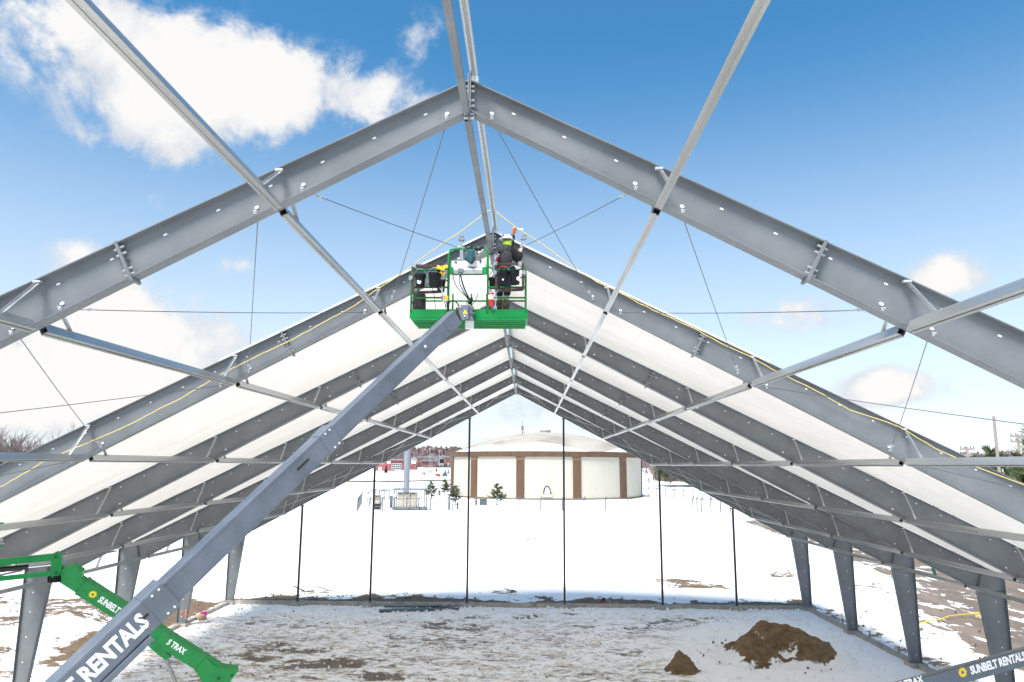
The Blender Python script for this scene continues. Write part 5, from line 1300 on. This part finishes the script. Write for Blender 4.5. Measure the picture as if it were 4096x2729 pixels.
# brush on the left skyline
LB = ['leftmost', 'second', 'third', 'fourth', 'fifth', 'sixth', 'seventh', 'eighth', 'ninth', 'tenth']
for k in range(9):
    x = -80+k*21; top = 1712+k*9+random.choice((0, 14, -10)); Y = 92+random.uniform(-6, 10); p = at(x, 1900, Y); bare((p.x, p.y, 2.0), max(3, at(x, top, Y).z-2.0)*1.35, 'leafless brown brush on the left skyline, %s from the left edge' % LB[k], 60+k, .75, 10, 'twig', 'brush on the left skyline', .014)
p = at(268, 1860, 110); bare((p.x, p.y, 2.0), (at(268, 1690, 110).z-2)*1.35, 'lone leafless tree showing over the left rafter', 80, .6, 3, 'twig', 'bare trees')
hill = MB(); vs = []
for i in range(13):
    for j in range(9):
        x = -190+i*11; y = 85+j*12; vs.append((x, y, -.6+3.4*math.exp(-((x+72)/40)**2-((y-125)/34)**2)*1.6))
hill.add(vs, [(i*9+j, (i+1)*9+j, (i+1)*9+j+1, i*9+j+1) for i in range(12) for j in range(8)]); mat('brush_ground', (.30, .25, .22), .95, vs=.6, var=.3, col2=(.75, .75, .75), c2=(.5, .6), c2s=.3); struct(hill.build('hill', 'brush_ground', None, True))
# wood right of the tank
for k in range(11):
    x = 2585+k*24; Y = 285+random.uniform(-20, 40); p = at(x, 1900, Y); z0 = 2.5
    lab = 'tree in the wood right of the tank, %s from the tank' % (LB[k] if k < 10 else 'last')
    lab = lab.replace('leftmost from', 'nearest to')
    if k in (3, 4, 7, 8): pine((p.x, p.y, z0), random.uniform(10, 14), 'dark pine '+lab, 100+k, 'wood right of the tank', dens=1.3, sp=.26)
    else: bare((p.x, p.y, z0), random.uniform(11, 15), 'leafless '+lab, 100+k, .55, 6, 'twig', 'wood right of the tank', .009)
mat('wood_mass', (.17, .14, .115), .95, vs=.15, var=.35, col2=(.07, .085, .045), c2=(.5, .62), c2s=.06)
def thicket(name, x0, x1, y, z0, h, n, label, m='twig_far', wscale=1.0):
    mb = MB()
    for k in range(n):
        x = random.uniform(x0, x1); yy = y+random.uniform(-1, 1)*y*.05; hh = h*random.uniform(.45, 1.0); w = hh*.10*wscale
        for q in range(4):
            a = random.uniform(0, 6.28); b = V(x+random.uniform(-1, 1)*w, yy, z0); tp = b+V(math.cos(a)*hh*.32*wscale, math.sin(a)*hh*.3, hh*random.uniform(.6, 1)); sd_ = V(hh*.035, 0, 0)
            mb.add([b-sd_*.5, b+sd_*.5, tp+sd_*1.6, tp-sd_*1.6+Z*hh*.05], [(0, 1, 2, 3)])
    o = mb.build(name, m, None, fix=False); o['kind'] = 'stuff'; return tag(o, label, 'wood')
thicket('far_wood', -620, 60, 1500, 3, 42, 2600, 'far brown leafless wood behind the school and houses')
thicket('far_wood', 40, 900, 1300, 3, 34, 2200, 'far leafless wood along the skyline right of the tank', 'twig_far')
thicket('wood_edge', 58, 150, 330, 2, 13, 900, 'brown undergrowth of the wood right of the tank', 'wood_mass', .6)
# right edge pines and utility poles
for k, (x, y0, y1, Y, lab) in enumerate(((4165, 2010, 1722, 66, 'tall pine at the right edge of the picture'), (3967, 1870, 1793, 120, 'pine beside the leaning pole on the right skyline'), (4005, 1868, 1812, 130, 'small dark pine right of the leaning pole'), (3935, 1866, 1832, 130, 'low pine left of the leaning pole'), (3912, 1866, 1826, 170, 'lowest pine above the right rafter'), (4100, 1980, 1880, 62, 'low pine under the tall one at the right edge'))):
    p = at(x, 1900, Y); z0 = 1.5; pine((p.x, p.y, z0), at(x, y1, Y).z-z0, lab, 140+k, 'pines on the right skyline', dens=1.15, sp=.3)
def upole(x0, y0, x1, y1, Y, label, arms):
    b, tp = at(x0, y0, Y), at(x1, y1, Y); t = thing('utility_pole', label, 'utility pole', (b.x, Y, 0), 'utility poles'); d = (tp-b).normalized(); lo = b-d*((b.z-.5)/d.z)
    MB().tube([lo, tp], [Y*.0024, Y*.0017], 7).build('shaft', 'pole_wood', t)
    for f, w in arms:
        c = tp-d*f*Y; MB().beam(c-V(w*Y, 0, 0), c+V(w*Y, 0, 0), Y*.0022, Y*.0022).build('crossarm', 'pole_wood', t)
        for q in (-.9, -.3, .5, .95): MB().cyl(c+V(w*Y*q, 0, 0), c+V(w*Y*q, 0, Y*.004), Y*.0007, 5).build('insulator', 'enclosure_grey', t)
upole(3992, 1838, 3975, 1666, 95, 'leaning bare wooden pole on the right skyline', [])
upole(4078, 1840, 4072, 1738, 150, 'double crossarm utility pole near the right edge', [(.0025, .010), (.0095, .010)])
upole(3872, 1840, 3868, 1788, 210, 'utility pole with crossarms just above the right rafter', [(.003, .009), (.011, .009)])
upole(4027, 1850, 4026, 1813, 330, 'pale distant utility pole right of the small dark pine', [(.001, .004)])

# ------------------------------------------------------------------ town in the distance
def house(px, py, Y, w, h, label, wall='house_pale', d=9, roof='roof_grey'):
    b = at(px, py, Y); z0 = b.z; t = thing('house', label, 'house', b, 'houses behind the school')
    wl = MB().box((b.x, Y+d/2, z0+h/2-2), (w, d, h+4)).build('wall', wall, t)
    MB().prism([V(b.x-w*.56, Y-.4, z0+h), V(b.x+w*.56, Y-.4, z0+h), V(b.x, Y-.4, z0+h+w*.32)], V(0, d+.8, 0)).build('roof', roof, t)
    for q in (-.28, .1, .34): MB().box((b.x+w*q, Y-.05, z0+h*.55), (w*.12, .2, h*.3)).build('window', 'glass_dark', t)
HX = [(1655, 1846), (1676, 1843), (1697, 1844), (1715, 1843), (1733, 1842), (1752, 1845), (1771, 1842), (1789, 1846), (1803, 1843), (1762, 1852), (1724, 1852)]
for k, (x, y) in enumerate(HX): house(x, y, 1180+20*(k % 3), random.uniform(9, 13), random.uniform(4.5, 6.5), 'small grey house in the far wood, %s from the left' % (LB[k] if k < 10 else 'eleventh'), random.choice(('house_pale', 'brick_brown', 'roof_grey')))
Ys = 900
def S_(x, y): return at(x, y, Ys)
t = thing('school', 'low red brick school building with a tall glazed front', 'building', S_(1560, 1880))
def blk(x0, x1, y0, y1, name, m, dy=0, d=14, par=None):
    a, b = S_(x0, y1), S_(x1, y0); return MB().box(((a.x+b.x)/2, Ys+dy+d/2, (a.z+b.z)/2), (b.x-a.x, d, b.z-a.z)).build(name, m, par or t)
blk(1500, 1572, 1846, 1884, 'wing', 'brick_red'); blk(1566, 1615, 1840, 1882, 'hall', 'brick_red', -2); blk(1612, 1662, 1848, 1880, 'wing', 'brick_red', 3); blk(1562, 1616, 1836, 1842, 'flat_roof', 'roof_grey', -4, 20)
gz = blk(1568, 1608, 1855, 1879, 'glazing', 'glass_dark', -2.6, .6)
for k in range(6): blk(1568+k*7.8, 1569.2+k*7.8, 1855, 1879, 'mullion', 'letter_white', -3.0, .3, gz)
for k in range(4): blk(1568, 1608, 1855+k*7.6, 1856+k*7.6, 'transom', 'letter_white', -3.2, .3, gz)
blk(1515, 1527, 1869, 1881, 'door', 'letter_white', -.4, .5); blk(1549, 1562, 1845, 1855, 'window', 'letter_white', -.4, .5); blk(1645, 1662, 1848, 1855, 'sign', 'letter_white', 2.4, .5)
for k in range(3): blk(1622+k*12, 1628+k*12, 1862, 1872, 'window', 'glass_dark', 2.5, .6)
t = thing('brown_hall', 'long brown brick building right of the school', 'building', S_(1690, 1870)); blk(1658, 1716, 1843, 1868, 'wall', 'brick_brown', 60, 30); blk(1656, 1718, 1840, 1844, 'roof', 'roof_grey', 58, 34)
for k in range(5): blk(1664+k*10, 1669+k*10, 1850, 1858, 'window', 'glass_dark', 59.6, .6)
# bleachers: stepped benches seen end on
Ys = 640; t = thing('bleachers', 'grey metal bleachers on the snow in the distance', 'bleachers', S_(1715, 1895))
for k in range(8):
    a, b = S_(1688+k*4.6, 1869+k*3.4), S_(1702+k*5.2, 1871+k*3.2); MB().beam(a, b, 3.5, .35).build('bench', 'galv', t)
for k in range(5): MB().tube([S_(1692+k*10, 1872+k*5), S_(1692+k*10, 1898)], .18, 4).build('leg', 'galv_dull', t)
MB().tube([S_(1686, 1866), S_(1735, 1893)], .15, 4).build('rail', 'galv', t)
b = atz(1748, 1907); t = thing('red_shed', 'small red shed with a rounded roof near the bleachers', 'shed', b); w = at(1757, 1907, b.y).x-at(1739, 1907, b.y).x; h = at(1748, 1895, b.y).z
MB().prism([V(b.x+math.cos(a)*w/2, b.y, max(-.2, h*.45+math.sin(a)*h*.55) if math.sin(a) > 0 else -.2) for a in [math.pi*k/10 for k in range(11)]], V(0, 6, 0)).build('shell', 'red_shed', t); MB().box((b.x, b.y-.06, h*.3), (w*.3, .1, h*.55)).build('door', 'brick_red', t)
b = atz(1779, 1906); tag(MB().box(b+Z*1.0, (at(1789, 1900, b.y).x-at(1771, 1900, b.y).x, 3, 2.6)).build('equipment_box', 'transformer_green'), 'dark box at the foot of the spruce by the red shed', 'box')
b = atz(1693, 1902); t = thing('white_trailer', 'small pale trailer left of the bleachers', 'trailer', b); MB().box(b+Z*1.7, (4.6, 3, 2.6)).build('body', 'house_pale', t); MB().box(b+V(.8, -1.55, 1.6), (1.2, .1, .8)).build('window', 'glass_dark', t)
for q in (-1.2, 1.2): MB().cyl(b+V(q, -1.5, .35), b+V(q, -1.3, .35), .4, 10).build('wheel', 'black_rubber', t)
bpy.data.objects.remove([o for o in bpy.data.objects if o.get('label') == 'slim light mast right of the middle of the town'][0])
for x, y0, y1, Y, lab in ((1720, 1890, 1793, 600, 'tall thin light mast left of the two in the town'), (1758, 1892, 1801, 620, 'tall thin light mast beside the red shed'), (1728, 1870, 1815, 760, 'short light mast behind the tall ones'), (1793, 1888, 1853, 520, 'low street lamp at the edge of the tank')):
    b = at(x, y0, Y); tp = at(x, y1, Y); t = thing('light_mast', lab, 'mast', (b.x, Y, 0), 'light masts'); MB().tube([V(b.x, Y, 0), tp], [.35, .25], 6).build('pole', 'galv_dull', t); MB().box(tp-Z*.5, (1.6, .4, 1.2)).build('lamp_head', 'galv_dull', t)
# track across the far snow
tr = MB(); pts = [atz(x, y) for x, y in ((1380, 1927), (1450, 1928), (1500, 1926), (1560, 1928), (1640, 1926), (1720, 1924), (1806, 1922))]
for a, b in zip(pts, pts[1:]): tr.beam(a+Z*.2, b+Z*.2, 3.0, .5)
o = tr.build('dirt_bank', 'clod'); tag(o, 'thin dark bank of bare soil crossing the far snow', 'soil bank')
